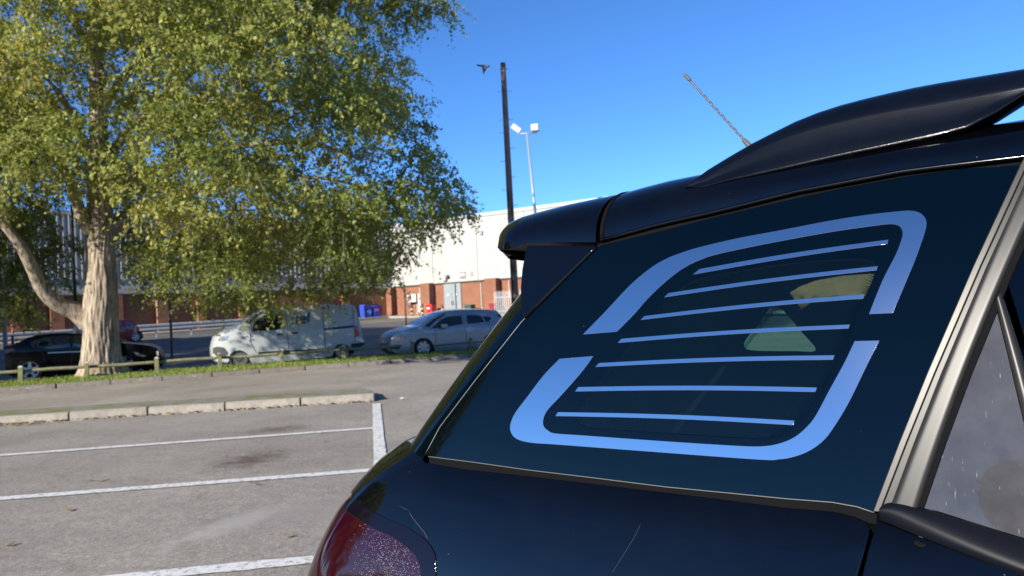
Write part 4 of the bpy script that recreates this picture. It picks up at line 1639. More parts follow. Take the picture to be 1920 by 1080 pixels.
LIMBS = [
    ([(165, 600, 0), (140, 583, -.2), (110, 570, -.5), (82, 545, -.8), (62, 505, -1.1), (45, 470, -1.4), (20, 435, -1.7), (-30, 380, -2.1), (-90, 300, -2.4)], [22, 17, 14, 12, 11, 10, 8, 6, 3]),
    ([(196, 440, .1), (228, 415, .6), (262, 395, 1.1), (310, 380, 1.6), (380, 350, 2.1), (470, 330, 2.6), (560, 330, 3)], [20, 15, 12, 10, 8, 6, 3]),
    ([(190, 372, -.1), (225, 352, -.5), (262, 330, -1), (300, 316, -1.5), (380, 290, -2.2), (480, 270, -2.6), (590, 270, -2.8), (680, 300, -2.8)], [12, 10, 9, 8, 6, 5, 4, 2]),
    ([(187, 287, -.1), (208, 284, -.4), (225, 265, -.7), (250, 238, -1.1), (300, 190, -1.6), (380, 120, -2.1), (480, 50, -2.4), (600, 10, -2.6)], [9, 8, 8, 7, 6, 5, 4, 2]),
    ([(183, 445, 0), (160, 420, -.3), (145, 380, -.5), (128, 330, -.8), (108, 290, -1.1), (70, 220, -1.5), (20, 140, -2)], [14, 12, 10, 9, 8, 6, 3]),
    ([(186, 330, .2), (160, 280, .7), (120, 220, 1.3), (60, 140, 2), (-20, 60, 2.6), (-120, 0, 3)], [9, 8, 7, 6, 5, 2]),
    ([(184, 215, .1), (230, 150, .6), (290, 70, 1.1), (360, -20, 1.6), (440, -120, 2)], [9, 8, 6, 5, 2]),
    ([(182, 130, 0), (150, 60, -.6), (100, -20, -1.1), (40, -120, -1.6)], [8, 7, 5, 2]),
    ([(190, 400, .5), (205, 360, 1.4), (240, 290, 2.6), (290, 230, 3.8), (360, 180, 5)], [12, 10, 8, 6, 3]),
    ([(188, 360, -.6), (175, 310, -1.6), (150, 250, -2.8), (120, 190, -4), (90, 150, -5)], [10, 8, 7, 5, 2]),
    ([(560, 330, 3), (640, 340, 3), (720, 370, 2.6), (790, 410, 2)], [4, 3, 2.5, 1]),
    ([(480, 270, -2.6), (560, 320, -2.4), (620, 400, -2), (650, 470, -1.6)], [4, 3, 2, 1]),
    ([(480, 50, -2.4), (560, 70, -2.4), (640, 130, -2.2), (700, 190, -2)], [3, 2.5, 2, 1]),
    ([(600, 10, -2.6), (680, -10, -2), (760, 0, -1.6), (830, 18, -1.2)], [2.5, 2, 1.5, .6]),
    ([(560, 20, -2.5), (600, 80, -2.4), (625, 130, -2.3), (640, 160, -2.2)], [1.6, 1.4, 1.1, .6]),
    ([(500, 110, -3), (560, 150, -3), (600, 190, -3), (630, 205, -3)], [1.6, 1.4, 1.1, .6]),
]
for pts, rad in LIMBS:
    mb = MB()
    limb(mb, [rel(P3(x, y, z)) for x, y, z in pts], [r * K for r in rad], 14, .05, 6)
    mb.obj('limb', M_BARK, tree, True)

# crown: clumps of hanging leafy twigs
RB_ = [(-500, 760), (-100, 850), (-30, 800), (5, 770), (40, 742), (100, 748), (150, 765), (200, 768), (250, 785), (310, 828), (360, 850), (400, 855), (430, 800), (470, 745), (520, 715), (560, 640), (585, 560), (600, 480)]
def right_edge(y):
    return float(np.interp(y, [a for a, b in RB_], [b for a, b in RB_]))
BT_ = [(-500, 560), (-60, 600), (20, 595), (60, 560), (75, 440), (130, 385), (180, 372), (215, 395), (235, 450), (260, 515), (330, 528), (420, 548), (480, 554), (560, 548), (640, 538), (700, 515), (740, 470), (800, 425), (870, 385)]
def bottom_edge(x):
    return float(np.interp(x, [a for a, b in BT_], [b for a, b in BT_]))
def shades_trunk(c, R):
    for z in (.2, 1.0, 1.8, 2.6, 3.4):
        v = c - Vector((TB.x, TB.y, z))
        t = v.dot(SUNV)
        if t > 0 and (v - SUNV * t).length < R * .8 + .35:
            return True
    return False
clumps = []
tries = 0
while len(clumps) < 300 and tries < 60000:
    tries += 1
    px, py = random.uniform(-430, 850), random.uniform(-430, 580)
    R = random.uniform(.55, 1.2)
    pr = R / K
    if px + pr * .75 > right_edge(py) or py + pr * .75 > bottom_edge(px):
        continue
    ex, ey = (px - 215) / 660, (py - 150) / 600
    if ex * ex + ey * ey > 1:
        continue
    dmax = 7.2 * math.sqrt(max(0.02, 1 - ex * ex - ey * ey))
    if py > 430:
        dmax = min(dmax, 3.0 + 2 * abs(ex))
    dz = random.choice((-1, 1, -1)) * dmax * random.random() ** .6
    c = P3(px, py, dz)
    # the crown hides little of the trunk itself
    if abs(px - 190) < 60 and py > 380:
        continue
    if px < 175 and py > 410 and dz < 1.0:
        continue
    if 90 < px < 270 and -40 < py < 400 and dz < 0 and random.random() < .8:
        continue
    if shades_trunk(c, R):
        continue
    if any((c - q).length < .66 * (R + r) for q, r in clumps):
        continue
    clumps.append((c, R))
# named sprays that shape the outline
for px, py, dz, R in [(805, 12, -1.2, .38), (770, 8, -1.4, .45), (838, 14, -1.1, .22), (745, 30, -1, .5), (835, 345, 1, .5), (850, 385, 1.2, .45), (858, 400, 1, .3), (800, 420, 1.5, .5), (745, 470, 0, .45), (715, 500, -.5, .5), (690, 518, -1, .45), (620, 538, -1, .45), (560, 552, -1, .45), (500, 558, -.6, .45), (450, 562, -.5, .45),
                      (400, 552, 0, .5), (340, 540, 1, .5), (290, 528, 1.5, .5), (265, 495, 2, .55), (10, 580, 1.5, .6), (40, 575, 1.2, .5), (20, 535, 1.6, .7), (50, 500, 2.0, .6), (15, 470, 1.5, .7), (30, 405, 1.0, .75), (62, 432, 1.5, .6), (20, 440, 1.2, .7), (72, 480, 1.9, .45), (5, 380, .5, .7), (100, 520, 1.6, .5), (120, 460, 2.0, .45), (240, 440, 2, .7), (690, 110, -1, .7), (760, 190, 0, .5), (770, 240, 0, .5), (800, 290, .5, .55)]:
    if not shades_trunk(P3(px, py, dz), R * .6):
        clumps.append((P3(px, py, dz), R))
print('clumps', len(clumps), tries)
def make_crown(clumps, base):
    V_all, tone_all, TW = [], [], []
    for c, R in clumps:
        nt_ = int(100 * R * R + 10)
        u = rng.normal(size=(nt_, 3))
        u /= np.linalg.norm(u, axis=1)[:, None]
        rad = R * rng.random(nt_) ** .45
        st = np.array(c)[None, :] + u * rad[:, None] * np.array([1.12, 1.12, .85])
        outd = u * np.array([1, 1, .5]) + rng.normal(size=(nt_, 3)) * .25
        Lt = .35 + .6 * rng.random(nt_)
        tcl = rng.random() * .5
        k = 22
        tt = (np.arange(k) + .5) / k
        dirn = outd * (.45 + .5 * rng.random(nt_))[:, None]
        # droop
        pos = st[:, None, :] + dirn[:, None, :] * (tt[None, :, None] * Lt[:, None, None]) + np.array([0, 0, -1])[None, None, :] * ((tt ** 1.6)[None, :, None] * Lt[:, None, None] * (.15 + .68 * rng.random(nt_))[:, None, None])
        TW.append((st, pos[:, k // 2], pos[:, -1]))
        pp = pos.reshape(-1, 3) + rng.normal(size=(nt_ * k, 3)) * .055
        n = len(pp)
        a = rng.normal(size=(n, 3)); a[:, 2] -= .8
        a /= np.linalg.norm(a, axis=1)[:, None]
        b = np.cross(a, rng.normal(size=(n, 3)))
        b /= np.linalg.norm(b, axis=1)[:, None]
        s = .043 * (.6 + .8 * rng.random(n))
        Q = np.empty((n, 4, 3))
        Q[:, 0] = pp - a * s[:, None]
        Q[:, 1] = pp + b * (s * .72)[:, None] - a * (s * .15)[:, None]
        Q[:, 2] = pp + a * (s * 1.05)[:, None]
        Q[:, 3] = pp - b * (s * .72)[:, None] - a * (s * .15)[:, None]
        V_all.append(Q.reshape(-1, 3))
        tone_all.append(np.clip(tcl + .42 * rng.random(n) + (rng.random(n) > .985) * .5, 0, 1))
    V = np.concatenate(V_all) - np.array(base)
    T = np.concatenate(tone_all)
    # twigs as thin three-sided strips
    A = np.concatenate([t[0] for t in TW]) - np.array(base)
    B = np.concatenate([t[1] for t in TW]) - np.array(base)
    C = np.concatenate([t[2] for t in TW]) - np.array(base)
    sd = np.array([1, .3, 0]) / 1.05
    wv = (.004 + .005 * rng.random(len(A)))[:, None] * sd[None]
    q1 = np.stack([A - wv, A + wv, B + wv * .8, B - wv * .8], 1)
    q2 = np.stack([B - wv * .8, B + wv * .8, C + wv * .3, C - wv * .3], 1)
    return V, T, np.concatenate([q1, q2]).reshape(-1, 3)
M_LEAF = leaf_mat('poplar_leaf', [(0, (.10, .14, .028)), (.45, (.21, .245, .052)), (.8, (.34, .345, .085)), (1, (.50, .40, .08))], .42, .5, .3)
M_TWIG = mat('twig', (.15, .12, .075), .9)
Vc, Tc, Vt = make_crown(clumps, TB)
print('leaves', len(Vc) // 4)
crown = raw_mesh('crown', Vc, 4, M_LEAF, tree, Tc)
raw_mesh('twigs', Vt, 4, M_TWIG, tree)
# its neighbours farther along the verge, left of the frame
for k, (a, b, rz_, sc_) in enumerate([(-21.0, 1.9, 2.1, .95), (-40.0, 1.6, 4.0, 1.05)]):
    t2 = copy_tree(tree)
    p = Vector((TB.x, TB.y)) + DR * a
    t2.location = (p.x, p.y, .10)
    t2.rotation_euler = (0, 0, rz_)
    t2.scale = (sc_, sc_, sc_)
    tag(t2, ['spreading tree next along the verge, left of the big trunk', 'farthest tree along the verge, beyond the left edge'][k], 'tree')

# ================================================================== WAREHOUSE
def brick_mat():
    m, t, b = nm('red_brick')
    N, Lk = t.nodes, t.links
    tc = N.new('ShaderNodeTexCoord')
    mp = N.new('ShaderNodeMapping')
    mp.inputs['Rotation'].default_value = (math.radians(90), 0, 0)
    Lk.new(tc.outputs['Object'], mp.inputs['Vector'])
    br = N.new('ShaderNodeTexBrick')
    br.inputs['Scale'].default_value = 1.0
    br.inputs['Brick Width'].default_value = .225
    br.inputs['Row Height'].default_value = .075
    br.inputs['Mortar Size'].default_value = .006
    br.inputs['Color1'].default_value = (.25, .088, .042, 1)
    br.inputs['Color2'].default_value = (.19, .062, .032, 1)
    br.inputs['Mortar'].default_value = (.26, .20, .15, 1)
    Lk.new(mp.outputs[0], br.inputs['Vector'])
    n = N.new('ShaderNodeTexNoise')
    n.inputs['Scale'].default_value = .9; n.inputs['Detail'].default_value = 6
    Lk.new(tc.outputs['Object'], n.inputs['Vector'])
    r = N.new('ShaderNodeValToRGB')
    r.color_ramp.elements[0].position, r.color_ramp.elements[1].position = .3, .7
    r.color_ramp.elements[0].color, r.color_ramp.elements[1].color = (.82, .8, .8, 1), (1.1, 1.08, 1.05, 1)
    Lk.new(n.outputs['Fac'], r.inputs['Fac'])
    mx = N.new('ShaderNodeMix'); mx.data_type = 'RGBA'; mx.blend_type = 'MULTIPLY'
    mx.inputs[0].default_value = 1
    Lk.new(br.outputs['Color'], mx.inputs[6]); Lk.new(r.outputs[0], mx.inputs[7])
    Lk.new(mx.outputs[2], b.inputs['Base Color'])
    b.inputs['Roughness'].default_value = .9
    return m
M_BRICK = brick_mat()
def clad_mat():
    m, t, b = nm('white_cladding')
    N, Lk = t.nodes, t.links
    tc = N.new('ShaderNodeTexCoord')
    mp = N.new('ShaderNodeMapping')
    mp.inputs['Scale'].default_value = (1.1, 1.1, .12)
    Lk.new(tc.outputs['Object'], mp.inputs['Vector'])
    n = N.new('ShaderNodeTexNoise')
    n.inputs['Scale'].default_value = 1.0; n.inputs['Detail'].default_value = 7; n.inputs['Roughness'].default_value = .65
    Lk.new(mp.outputs[0], n.inputs['Vector'])
    r = N.new('ShaderNodeValToRGB')
    r.color_ramp.elements[0].position, r.color_ramp.elements[1].position = .28, .68
    r.color_ramp.elements[0].color, r.color_ramp.elements[1].color = (.315, .308, .29, 1), (.375, .368, .345, 1)
    Lk.new(n.outputs['Fac'], r.inputs['Fac'])
    Lk.new(r.outputs[0], b.inputs['Base Color'])
    b.inputs['Roughness'].default_value = .55
    return m
M_CLAD = clad_mat()
M_DKGREY = mat('dark_grey', (.05, .05, .055), .5)
M_COPE = mat('parapet_capping', (.38, .38, .375), .4)
WC = at(735, 540, 1.0)
CORN = Vector((-9.8, 62.8))
D_R = Vector((9.9, -6.2)).normalized()        # the sunny front runs right and nearer
LEFT_END = Vector((-30.0, 43.5))
Z_B, Z_R = 3.86, 8.75   # brick top and parapet
wh = thing('warehouse', 'large white clad warehouse on a red brick base behind the yard', 'building', (CORN.x, CORN.y, 0))
class Face:
    """frame on a wall: a along it, n out of it towards the camera"""
    def __init__(s, o, d):
        s.o, s.d = o, d.normalized()
        s.n = Vector((s.d.y, -s.d.x))
        s.rz = math.atan2(s.d.y, s.d.x)
    def loc(s, a, n, z):
        p = s.o + s.d * a + s.n * n
        return Vector((p.x - CORN.x, p.y - CORN.y, z))
    def world(s, a, n, z):
        p = s.o + s.d * a + s.n * n
        return Vector((p.x, p.y, z))
    def hit(s, px, py):
        """along-wall position and height under a pixel"""
        d = ray(px, py)
        t = (s.o - Vector((CAM.x, CAM.y))).dot(s.n) / Vector((d.x, d.y)).dot(s.n)
        p = CAM + d * t
        return (Vector((p.x, p.y)) - s.o).dot(s.d), p.z
FR = Face(CORN, D_R)
Z_B = FR.hit(800, 534.5)[1]
Z_R = FR.hit(905, 399.5)[1]
print('wall heights', Z_B, Z_R)
FL = Face(LEFT_END, CORN - LEFT_END)
LL = (CORN - LEFT_END).length
def wbox(name, face, a0, a1, n0, n1, z0, z1, m, parent=None, bev=0.0):
    o = MB().box((0, 0, 0), (abs(a1 - a0), abs(n1 - n0), z1 - z0), bev=bev).obj(name, m, parent if parent else wh)
    o.location = face.loc((a0 + a1) / 2, (n0 + n1) / 2, (z0 + z1) / 2)
    o.rotation_euler = (0, 0, face.rz)
    return o
RL = 46.0
wbox('brick_wall', FR, 0, RL, -.35, -.12, .4, Z_B, M_BRICK)
wbox('brick_wall', FL, -14, LL - .3, -.35, -.12, .2, Z_B - .1, M_BRICK)
wbox('overhang_shade', FR, -.2, RL, -.34, .02, Z_B, Z_B + .08, M_DKGREY)  # dark strips colour in the shade under the cladding overhang
wbox('overhang_shade', FL, -14, LL + .02, -.34, .02, Z_B - .1, Z_B - .02, M_DKGREY)
# cladding panels, one by one
pw = 4.3
k = 0
a = 0.0
while a < RL:
    a1 = min(a + pw, RL)
    V, F = [], []
    nrib = 30
    for i in range(nrib + 1):
        x = (a1 - a - .03) * i / nrib
        dep = .012 if i % 2 else 0
        for z in (Z_B + .08, Z_R - .25):
            V.append((x, -.0 - dep, z))
    for i in range(nrib):
        F.append((2 * i, 2 * i + 2, 2 * i + 3, 2 * i + 1))
    o = mesh('cladding_panel', V, F, M_CLAD, wh)
    o.location = FR.loc(a + .015, .02, 0)
    o.rotation_euler = (0, 0, FR.rz)
    a = a1
wbox('parapet', FR, -.05, RL, -.3, .10, Z_R - .25, Z_R, M_COPE)
a = -14.0
me_c = None
while a < LL - .1:
    a1 = min(a + 3.2, LL)
    V, F = [], []
    ribs = int((a1 - a) / .32)
    for i in range(ribs):
        x0 = (a1 - a) * i / ribs
        w_ = (a1 - a) / ribs
        for fx, dep in ((0, 0), (.52, 0), (.64, .10), (.88, .10)):
            for z in (Z_B + .9, Z_R - .25):
                V.append((x0 + w_ * fx, -dep, z))
    for i in range(len(V) // 2 - 1):
        F.append((2 * i, 2 * i + 2, 2 * i + 3, 2 * i + 1))
    o = mesh('ribbed_panel', V, F, M_CLAD, wh)
    o.location = FL.loc(a, .02, 0)
    o.rotation_euler = (0, 0, FL.rz)
    a = a1
wbox('flat_band', FL, -14, LL - .02, -.3, -.01, Z_B - .02, Z_B + .9, M_CLAD)
wbox('parapet', FL, -14, LL - .05, -.3, .10, Z_R - .25, Z_R, M_COPE)
wbox('backing', FR, .2, RL, -.5, -.36, .3, Z_R - .3, M_CLAD)
wbox('backing', FL, -14, LL - .4, -.6, -.38, .2, Z_R - .3, M_CLAD)
far = FR.loc(RL, -40, 0)
mesh('flat_roof', [FL.loc(-14, -.3, Z_R - .3), FL.loc(LL, -.3, Z_R - .3), FR.loc(RL, -.3, Z_R - .3), FR.loc(RL, -60, Z_R - .3), FL.loc(-14, -60, Z_R - .3)], [(0, 1, 2, 3, 4)], M_DKGREY, wh)
def pier(face, px0, px1, out=.45, zt=None, m=M_BRICK):
    a0, _ = face.hit(px0, 560)
    a1, _ = face.hit(px1, 560)
    return wbox('brick_pier', face, a0, a1, -.12, out, .3, zt or Z_B - .03, m)
pier(FR, 726, 741, .5)
pier(FR, 797, 814, .6, Z_B + .12)
pier(FR, 918, 939, .6, Z_B + .12)
for px0, px1 in [(20, 46), (92, 118), (214, 228), (292, 312), (368, 384), (446, 460), (585, 596), (640, 652)]:
    pier(FL, px0, px1, .25, Z_B - .12)
# double steel door
a0, z1 = FR.hit(831, 533)
a1, _ = FR.hit(863, 533)
zb = gh(*FR.world((a0 + a1) / 2, 0, 0).xy)
M_STEEL = mat('grey_steel_door', (.22, .25, .27), .5, var=.08, scale=3)
dr = wbox('double_door', FR, a0, a1, -.13, -.04, zb, Z_B - .04, M_STEEL)
for s in (-1, 1):
    for row in range(9):
        o = MB().box((s * (a1 - a0) / 4, -.055, -(Z_B - zb) / 2 + .25 + row * .27), ((a1 - a0) / 2 - .04, .02, .245), bev=.006).obj('door_slat', M_STEEL, dr)
    o = MB().box((s * (a1 - a0) / 4, -.075, .42), (.2, .015, .2)).obj('blue_sign', mat('sign_blue', (.02, .25, .55), .5), dr)
    MB().tube([(s * (a1 - a0) / 4, -.085, .42 + .0), (s * (a1 - a0) / 4, -.09, .42)], .07, 12).obj('sign_disc', mat('sign_white', (.7, .7, .7), .5), o)
    MB().box((s * .08, -.09, -.25), (.03, .05, .35)).obj('door_handle', M_DKGREY, dr)
def plate(name, px0, py0, px1, py1, m, n=.04, d=.04, face=FR, label=None, cat=None):
    a0, z1 = face.hit(px0, py0)
    a1, z0 = face.hit(px1, py1)
    o = MB().box((0, 0, 0), (a1 - a0, d, z1 - z0), bev=.008).obj(name, m)
    o.location = face.world((a0 + a1) / 2, n, (z0 + z1) / 2)
    o.rotation_euler = (0, 0, face.rz)
    if label:
        tag(o, label, cat)
    return o, a1 - a0, z1 - z0
M_SIGNP = mat('purple_grey_sign', (.22, .16, .20), .6)
M_WHITE = mat('sign_white', (.7, .7, .7), .5)
M_WHITEP = mat('white_plastic', (.45, .45, .42), .5)
M_GREYP = mat('grey_plastic', (.25, .25, .26), .6)
s_, w_, h_ = plate('wall_sign', 863, 510, 874, 522, M_SIGNP, label='square purple sign with white picture high on the white wall', cat='sign')
MB().box((0, -.03, .05), (w_ * .6, .02, h_ * .35)).obj('sign_picture', M_WHITE, s_)
for i in range(2):
    MB().box((0, -.03, -h_ * (.27 + .1 * i)), (w_ * .7, .02, h_ * .04)).obj('sign_lettering', M_GREYP, s_)
plate('vent_box', 882, 509, 888, 518, M_GREYP, label='small grey vent box beside the purple wall sign', cat='vent')
plate('wall_box', 901, 433, 906, 440, M_GREYP, .08, .14, label='little grey box near the top of the white wall', cat='box')
plate('wall_vent', 753, 518, 757, 524, M_GREYP, .06, .1, label='left small grey vent low on the white wall', cat='vent')
plate('wall_vent', 779, 517, 783, 523, M_GREYP, .06, .1, label='right small grey vent low on the white wall', cat='vent')
o, w_, h_ = plate('security_light', 832, 521, 839, 526, M_WHITEP, .15, .25, label='white security light on the wall above the steel door', cat='light')
MB().box((.28, -.1, .22), (.25, .3, .18)).obj('sensor', M_GREYP, o)
o, w_, h_ = plate('brick_sign', 763, 566, 771, 576, mat('dark_notice', (.09, .05, .09), .6), -.08, .03, label='dark square notice on the brick under the air conditioner', cat='sign')
MB().box((0, -.02, .06), (w_ * .7, .015, h_ * .2)).obj('notice_print', mat('notice_red', (.4, .08, .06), .6), o)
# air conditioners
def aircon(name, px0, py0, px1, py1, label, fans):
    o, w_, h_ = plate(name, px0, py0, px1, py1, M_WHITEP, .12, .42, label=label, cat='air conditioner')
    for fx, fz in fans:
        r = min(w_ * .24, h_ * .40)
        c = Vector((fx * w_, -.22, fz * h_))
        b = MB()
        for rr in (1, .75, .5, .25):
            ring = [c + Vector((math.cos(t) * r * rr, 0, math.sin(t) * r * rr)) for t in np.linspace(0, 2 * math.pi, 20)]
            b.tube(ring, .012, 4, cap=False)
        b.obj('fan_grille', M_GREYP, o)
        MB().tube([c + Vector((0, .03, 0)), c + Vector((0, .0, 0))], r, 20).obj('fan_opening', mat('fan_dark', (.08, .08, .08), .7), o)
    return o
aircon('air_conditioner', 768, 552, 785, 566, 'white air conditioning unit hung on the brick wall', [(-.22, 0)])
aircon('air_conditioner', 787.5, 551, 796.5, 585, 'tall white air conditioning unit beside the brick pier', [(0, .25), (0, -.22)])
# drain and pipes
M_PIPE = mat('pipe_grey', (.45, .44, .42), .5)
for px, y0, y1, lab in [(786, 539, 556, 'short white pipe above the air conditioner'), (781, 566, 590, 'thin white pipe running down from the air conditioner'), (900.5, 531, 582, 'pale thin pipe on the sunlit brick wall'), (953, 525, 560, 'grey drain pipe at the right end of the brick wall')]:
    a, z1 = FR.hit(px, y0)
    _, z0 = FR.hit(px, y1)
    o = MB().tube([(0, 0, z0), (0, 0, z1)], .035, 8).tube([(-.05, .03, z1 - .1), (.05, .03, z1 - .1)], .02, 6).obj('drain_pipe', M_PIPE)
    o.location = FR.world(a, -.06, 0)
    tag(o, lab, 'pipe')

# yard pavement along the warehouse
V = [FL.world(-14, 1.6, 0), FL.world(LL - 1.0, 1.6, 0), FR.world(1.0, 1.9, 0), FR.world(RL, 1.9, 0), FR.world(RL, -.2, 0), FR.world(0, -.2, 0), FL.world(-14, -.2, 0)]
tag(mesh('pavement', [(p.x, p.y, gh(p.x, p.y) + .10) for p in V] + [(p.x, p.y, gh(p.x, p.y) - .05) for p in V[:4]], [(0, 1, 2, 5, 6), (2, 3, 4, 5), (7, 8, 1, 0), (8, 9, 2, 1), (9, 10, 3, 2)], mat('paving_concrete', (.27, .25, .225), .9, var=.2, scale=3)), kind='structure')

# ---- wheelie bins
def bin_(px, py_top, py_bot, wpx, m, label, group=None, tilt=0.0, face=FR, lid=None, big=False):
    a_, _ = face.hit(px, py_bot)          # stands a little in front of its wall
    base = face.world(a_, .9, 0)
    h = (py_bot - py_top) / FPX * base.y
    w_ = wpx / FPX * base.y
    t = thing('wheelie_bin', label, 'bin', (base.x, base.y, gh(base.x, base.y) + .004), face.rz + tilt, group)
    V = [(-w_ * .40, -w_ * .42, .06), (w_ * .40, -w_ * .42, .06), (w_ * .40, w_ * .42, .06), (-w_ * .40, w_ * .42, .06),
         (-w_ * .5, -w_ * .5, h * .86), (w_ * .5, -w_ * .5, h * .86), (w_ * .5, w_ * .55, h * .86), (-w_ * .5, w_ * .55, h * .86)]
    F = [(3, 2, 1, 0), (0, 1, 5, 4), (1, 2, 6, 5), (2, 3, 7, 6), (3, 0, 4, 7), (4, 5, 6, 7)]
    mesh('body', V, F, m, t)
    MB().box((0, 0, h * .865), (w_ * 1.06, w_ * 1.1, h * .05), bev=.01).obj('rim', m, t)
    MB().box((0, 0, h * .93), (w_ * 1.06, w_ * 1.12, h * .09), bev=.03).obj('lid', lid or m, t)
    MB().tube([(-w_ * .3, w_ * .62, h * .93), (w_ * .3, w_ * .62, h * .93)], .02, 6).obj('handle', m, t)
    for s in (-1, 1):
        MB().tube([(s * w_ * .42, w_ * .40, .1), (s * w_ * .50, w_ * .40, .1)], .1, 12).obj('wheel', M_TYRE, t)
    return t, w_, h
M_BLUE = mat('blue_plastic', (.012, .055, .42), .4)
M_RED = mat('red_plastic', (.55, .012, .02), .4)
M_DRED = mat('dark_red_plastic', (.22, .012, .025), .45)
M_GREEN = mat('green_plastic', (.012, .075, .06), .45)
bin_(671, 571, 598, 11, M_BLUE, 'leftmost blue wheelie bin, half hidden behind the white van', tilt=.3, face=FL)
t, w_, h = bin_(678.5, 573, 597, 12, M_BLUE, 'middle blue wheelie bin with pale blue front panel', face=FL)
MB().box((0, -w_ * .485, h * .5), (w_ * .6, .02, h * .3)).obj('front_panel', mat('pale_blue_label', (.12, .25, .6), .5), t)
t, w_, h = bin_(692, 572, 596, 14, M_BLUE, 'right blue wheelie bin with a pink label', face=FL)
MB().box((.0, -w_ * .49, h * .64), (w_ * .55, .02, h * .22)).obj('front_panel', mat('pink_label', (.65, .08, .2), .5), t)
t, w_, h = bin_(822.5, 564.5, 588, 13.5, M_RED, 'bright red wheelie bin beside the grey steel door')
MB().box((-.08, -w_ * .49, h * .68), (w_ * .45, .02, h * .13)).obj('front_panel', M_WHITE, t)
bin_(894.5, 567, 590, 14, M_GREEN, 'dark green wheelie bin against the sunlit brick wall')
bin_(938, 557, 583, 12, M_DRED, 'dark red wheelie bin beside the palisade fence')
o, w_, h_ = plate('storage_tub', 886.5, 572, 890, 585, M_WHITEP, .5, .3, label='small pale tub standing beside the green bin', cat='tub')
# bollards, black with pale bands
for px, y0, y1, lab in [(792.5, 569, 592, 'banded bollard in front of the tall air conditioner'), (812, 567, 592, 'banded bollard in front of the brick pier'), (849, 565, 588, 'banded bollard before the steel door')]:
    b = FR.world(FR.hit(px, y1)[0], 1.3, 0)
    h = (y1 - y0) / FPX * b.y
    t = thing('bollard', lab, 'bollard', (b.x, b.y, gh(b.x, b.y)), 0)
    MB().tube([(0, 0, -.02), (0, 0, h * .93), (0, 0, h)], [.085, .085, .06], 12).obj('post', mat('bollard_black', (.03, .03, .035), .5), t, True)
    for f in (.62, .28):
        MB().tube([(0, 0, h * (f - .07)), (0, 0, h * (f + .07))], .09, 12).obj('band', mat('bollard_band', (.55, .45, .28), .5), t, True)
# palisade fence at the right
t0 = FR.hit(944, 560)[0]
pf = thing('palisade_fence', 'grey steel palisade fence at the right end of the brick wall', 'fence', FR.world(t0, 1.2, 0))
bz_ = gh(*FR.world(t0, 1.2, 0).xy)
for i in range(14):
    p = FR.world(t0 + i * .17, 1.2, 0) - FR.world(t0, 1.2, 0)
    o = MB().prism([(-.035, bz_), (.035, bz_), (.035, bz_ + 1.75), (0, bz_ + 1.9), (-.035, bz_ + 1.75)], -.01, .01).obj('pale', mat('galvanised', (.36, .38, .40), .5, metal=.3), pf)
    o.location = p
    o.rotation_euler = (0, 0, FR.rz)
for z in (.4, 1.4):
    o = MB().box((14 * .17 / 2, .03, bz_ + z), (14 * .17, .04, .05)).obj('rail', MATS['galvanised'], pf)
    o.rotation_euler = (0, 0, FR.rz)

# ---- crash barrier in front of the left wing
M_GALV = mat('barrier_steel', (.40, .42, .44), .45, metal=.35, var=.1, scale=2)
def barrier():
    def on(px, py):
        return G(px, py)
    A, B = G(225, 637), G(520, 616)
    d = (B - A).xy.normalized()
    A2 = A.xy - d * 14
    L = (B.xy - A.xy).length + 14 + 6
    t = thing('crash_barrier', 'grey steel crash barrier along the brick wall behind the van', 'barrier', (A2.x, A2.y, 0), math.atan2(d.y, d.x))
    hz = lambda x: gh(*(A2 + d * x))
    prof_ = [(0, .42), (.07, .46), (.07, .53), (.0, .58), (.0, .64), (.07, .69), (.07, .76), (0, .80)]
    n = int(L / 4)
    for i in range(n):
        x0, x1 = i * 4.0, i * 4.0 + 3.98
        V, F = [], []
        for x in (x0, x1):
            for y, z in prof_:
                V.append((x, -y, hz(x) + z - .02))
        m_ = len(prof_)
        for j in range(m_ - 1):
            F.append((j, j + m_, j + m_ + 1, j + 1))
        mesh('beam', V, F, M_GALV, t)
    for i in range(n * 2 + 1):
        x = i * 2.0
        MB().box((x, .06, hz(x) + .36), (.09, .1, .86)).obj('post', M_GALV, t)
barrier()

# ---- posts, poles and masts
M_DKGREEN = mat('dark_green_steel', (.012, .022, .02), .5)
for px, y0, y1, lab in [(323, 570, 677, 'thin dark green fence post behind the black car bonnet'), (762, 541, 614, 'thin dark green fence post beyond the silver car bonnet'), (857, 532, 606, 'thin dark green fence post beyond the silver car roof')]:
    b = G(px, y1)
    h = (y1 - y0) / FPX * b.y
    t = thing('fence_post', lab, 'post', (b.x, b.y, gh(b.x, b.y)))
    MB().box((0, 0, h / 2 - .03), (.075, .075, h), bev=.008).obj('post', M_DKGREEN, t)
    MB().box((0, 0, h - .02), (.09, .09, .03)).obj('cap', M_DKGREEN, t)
# small notice on the wall by the first post
plate('wall_notice', 311, 583, 320, 600, mat('pink_notice', (.55, .28, .30), .6), .05, .03, FL, 'small pink and white notice on the shaded brick wall', 'sign')
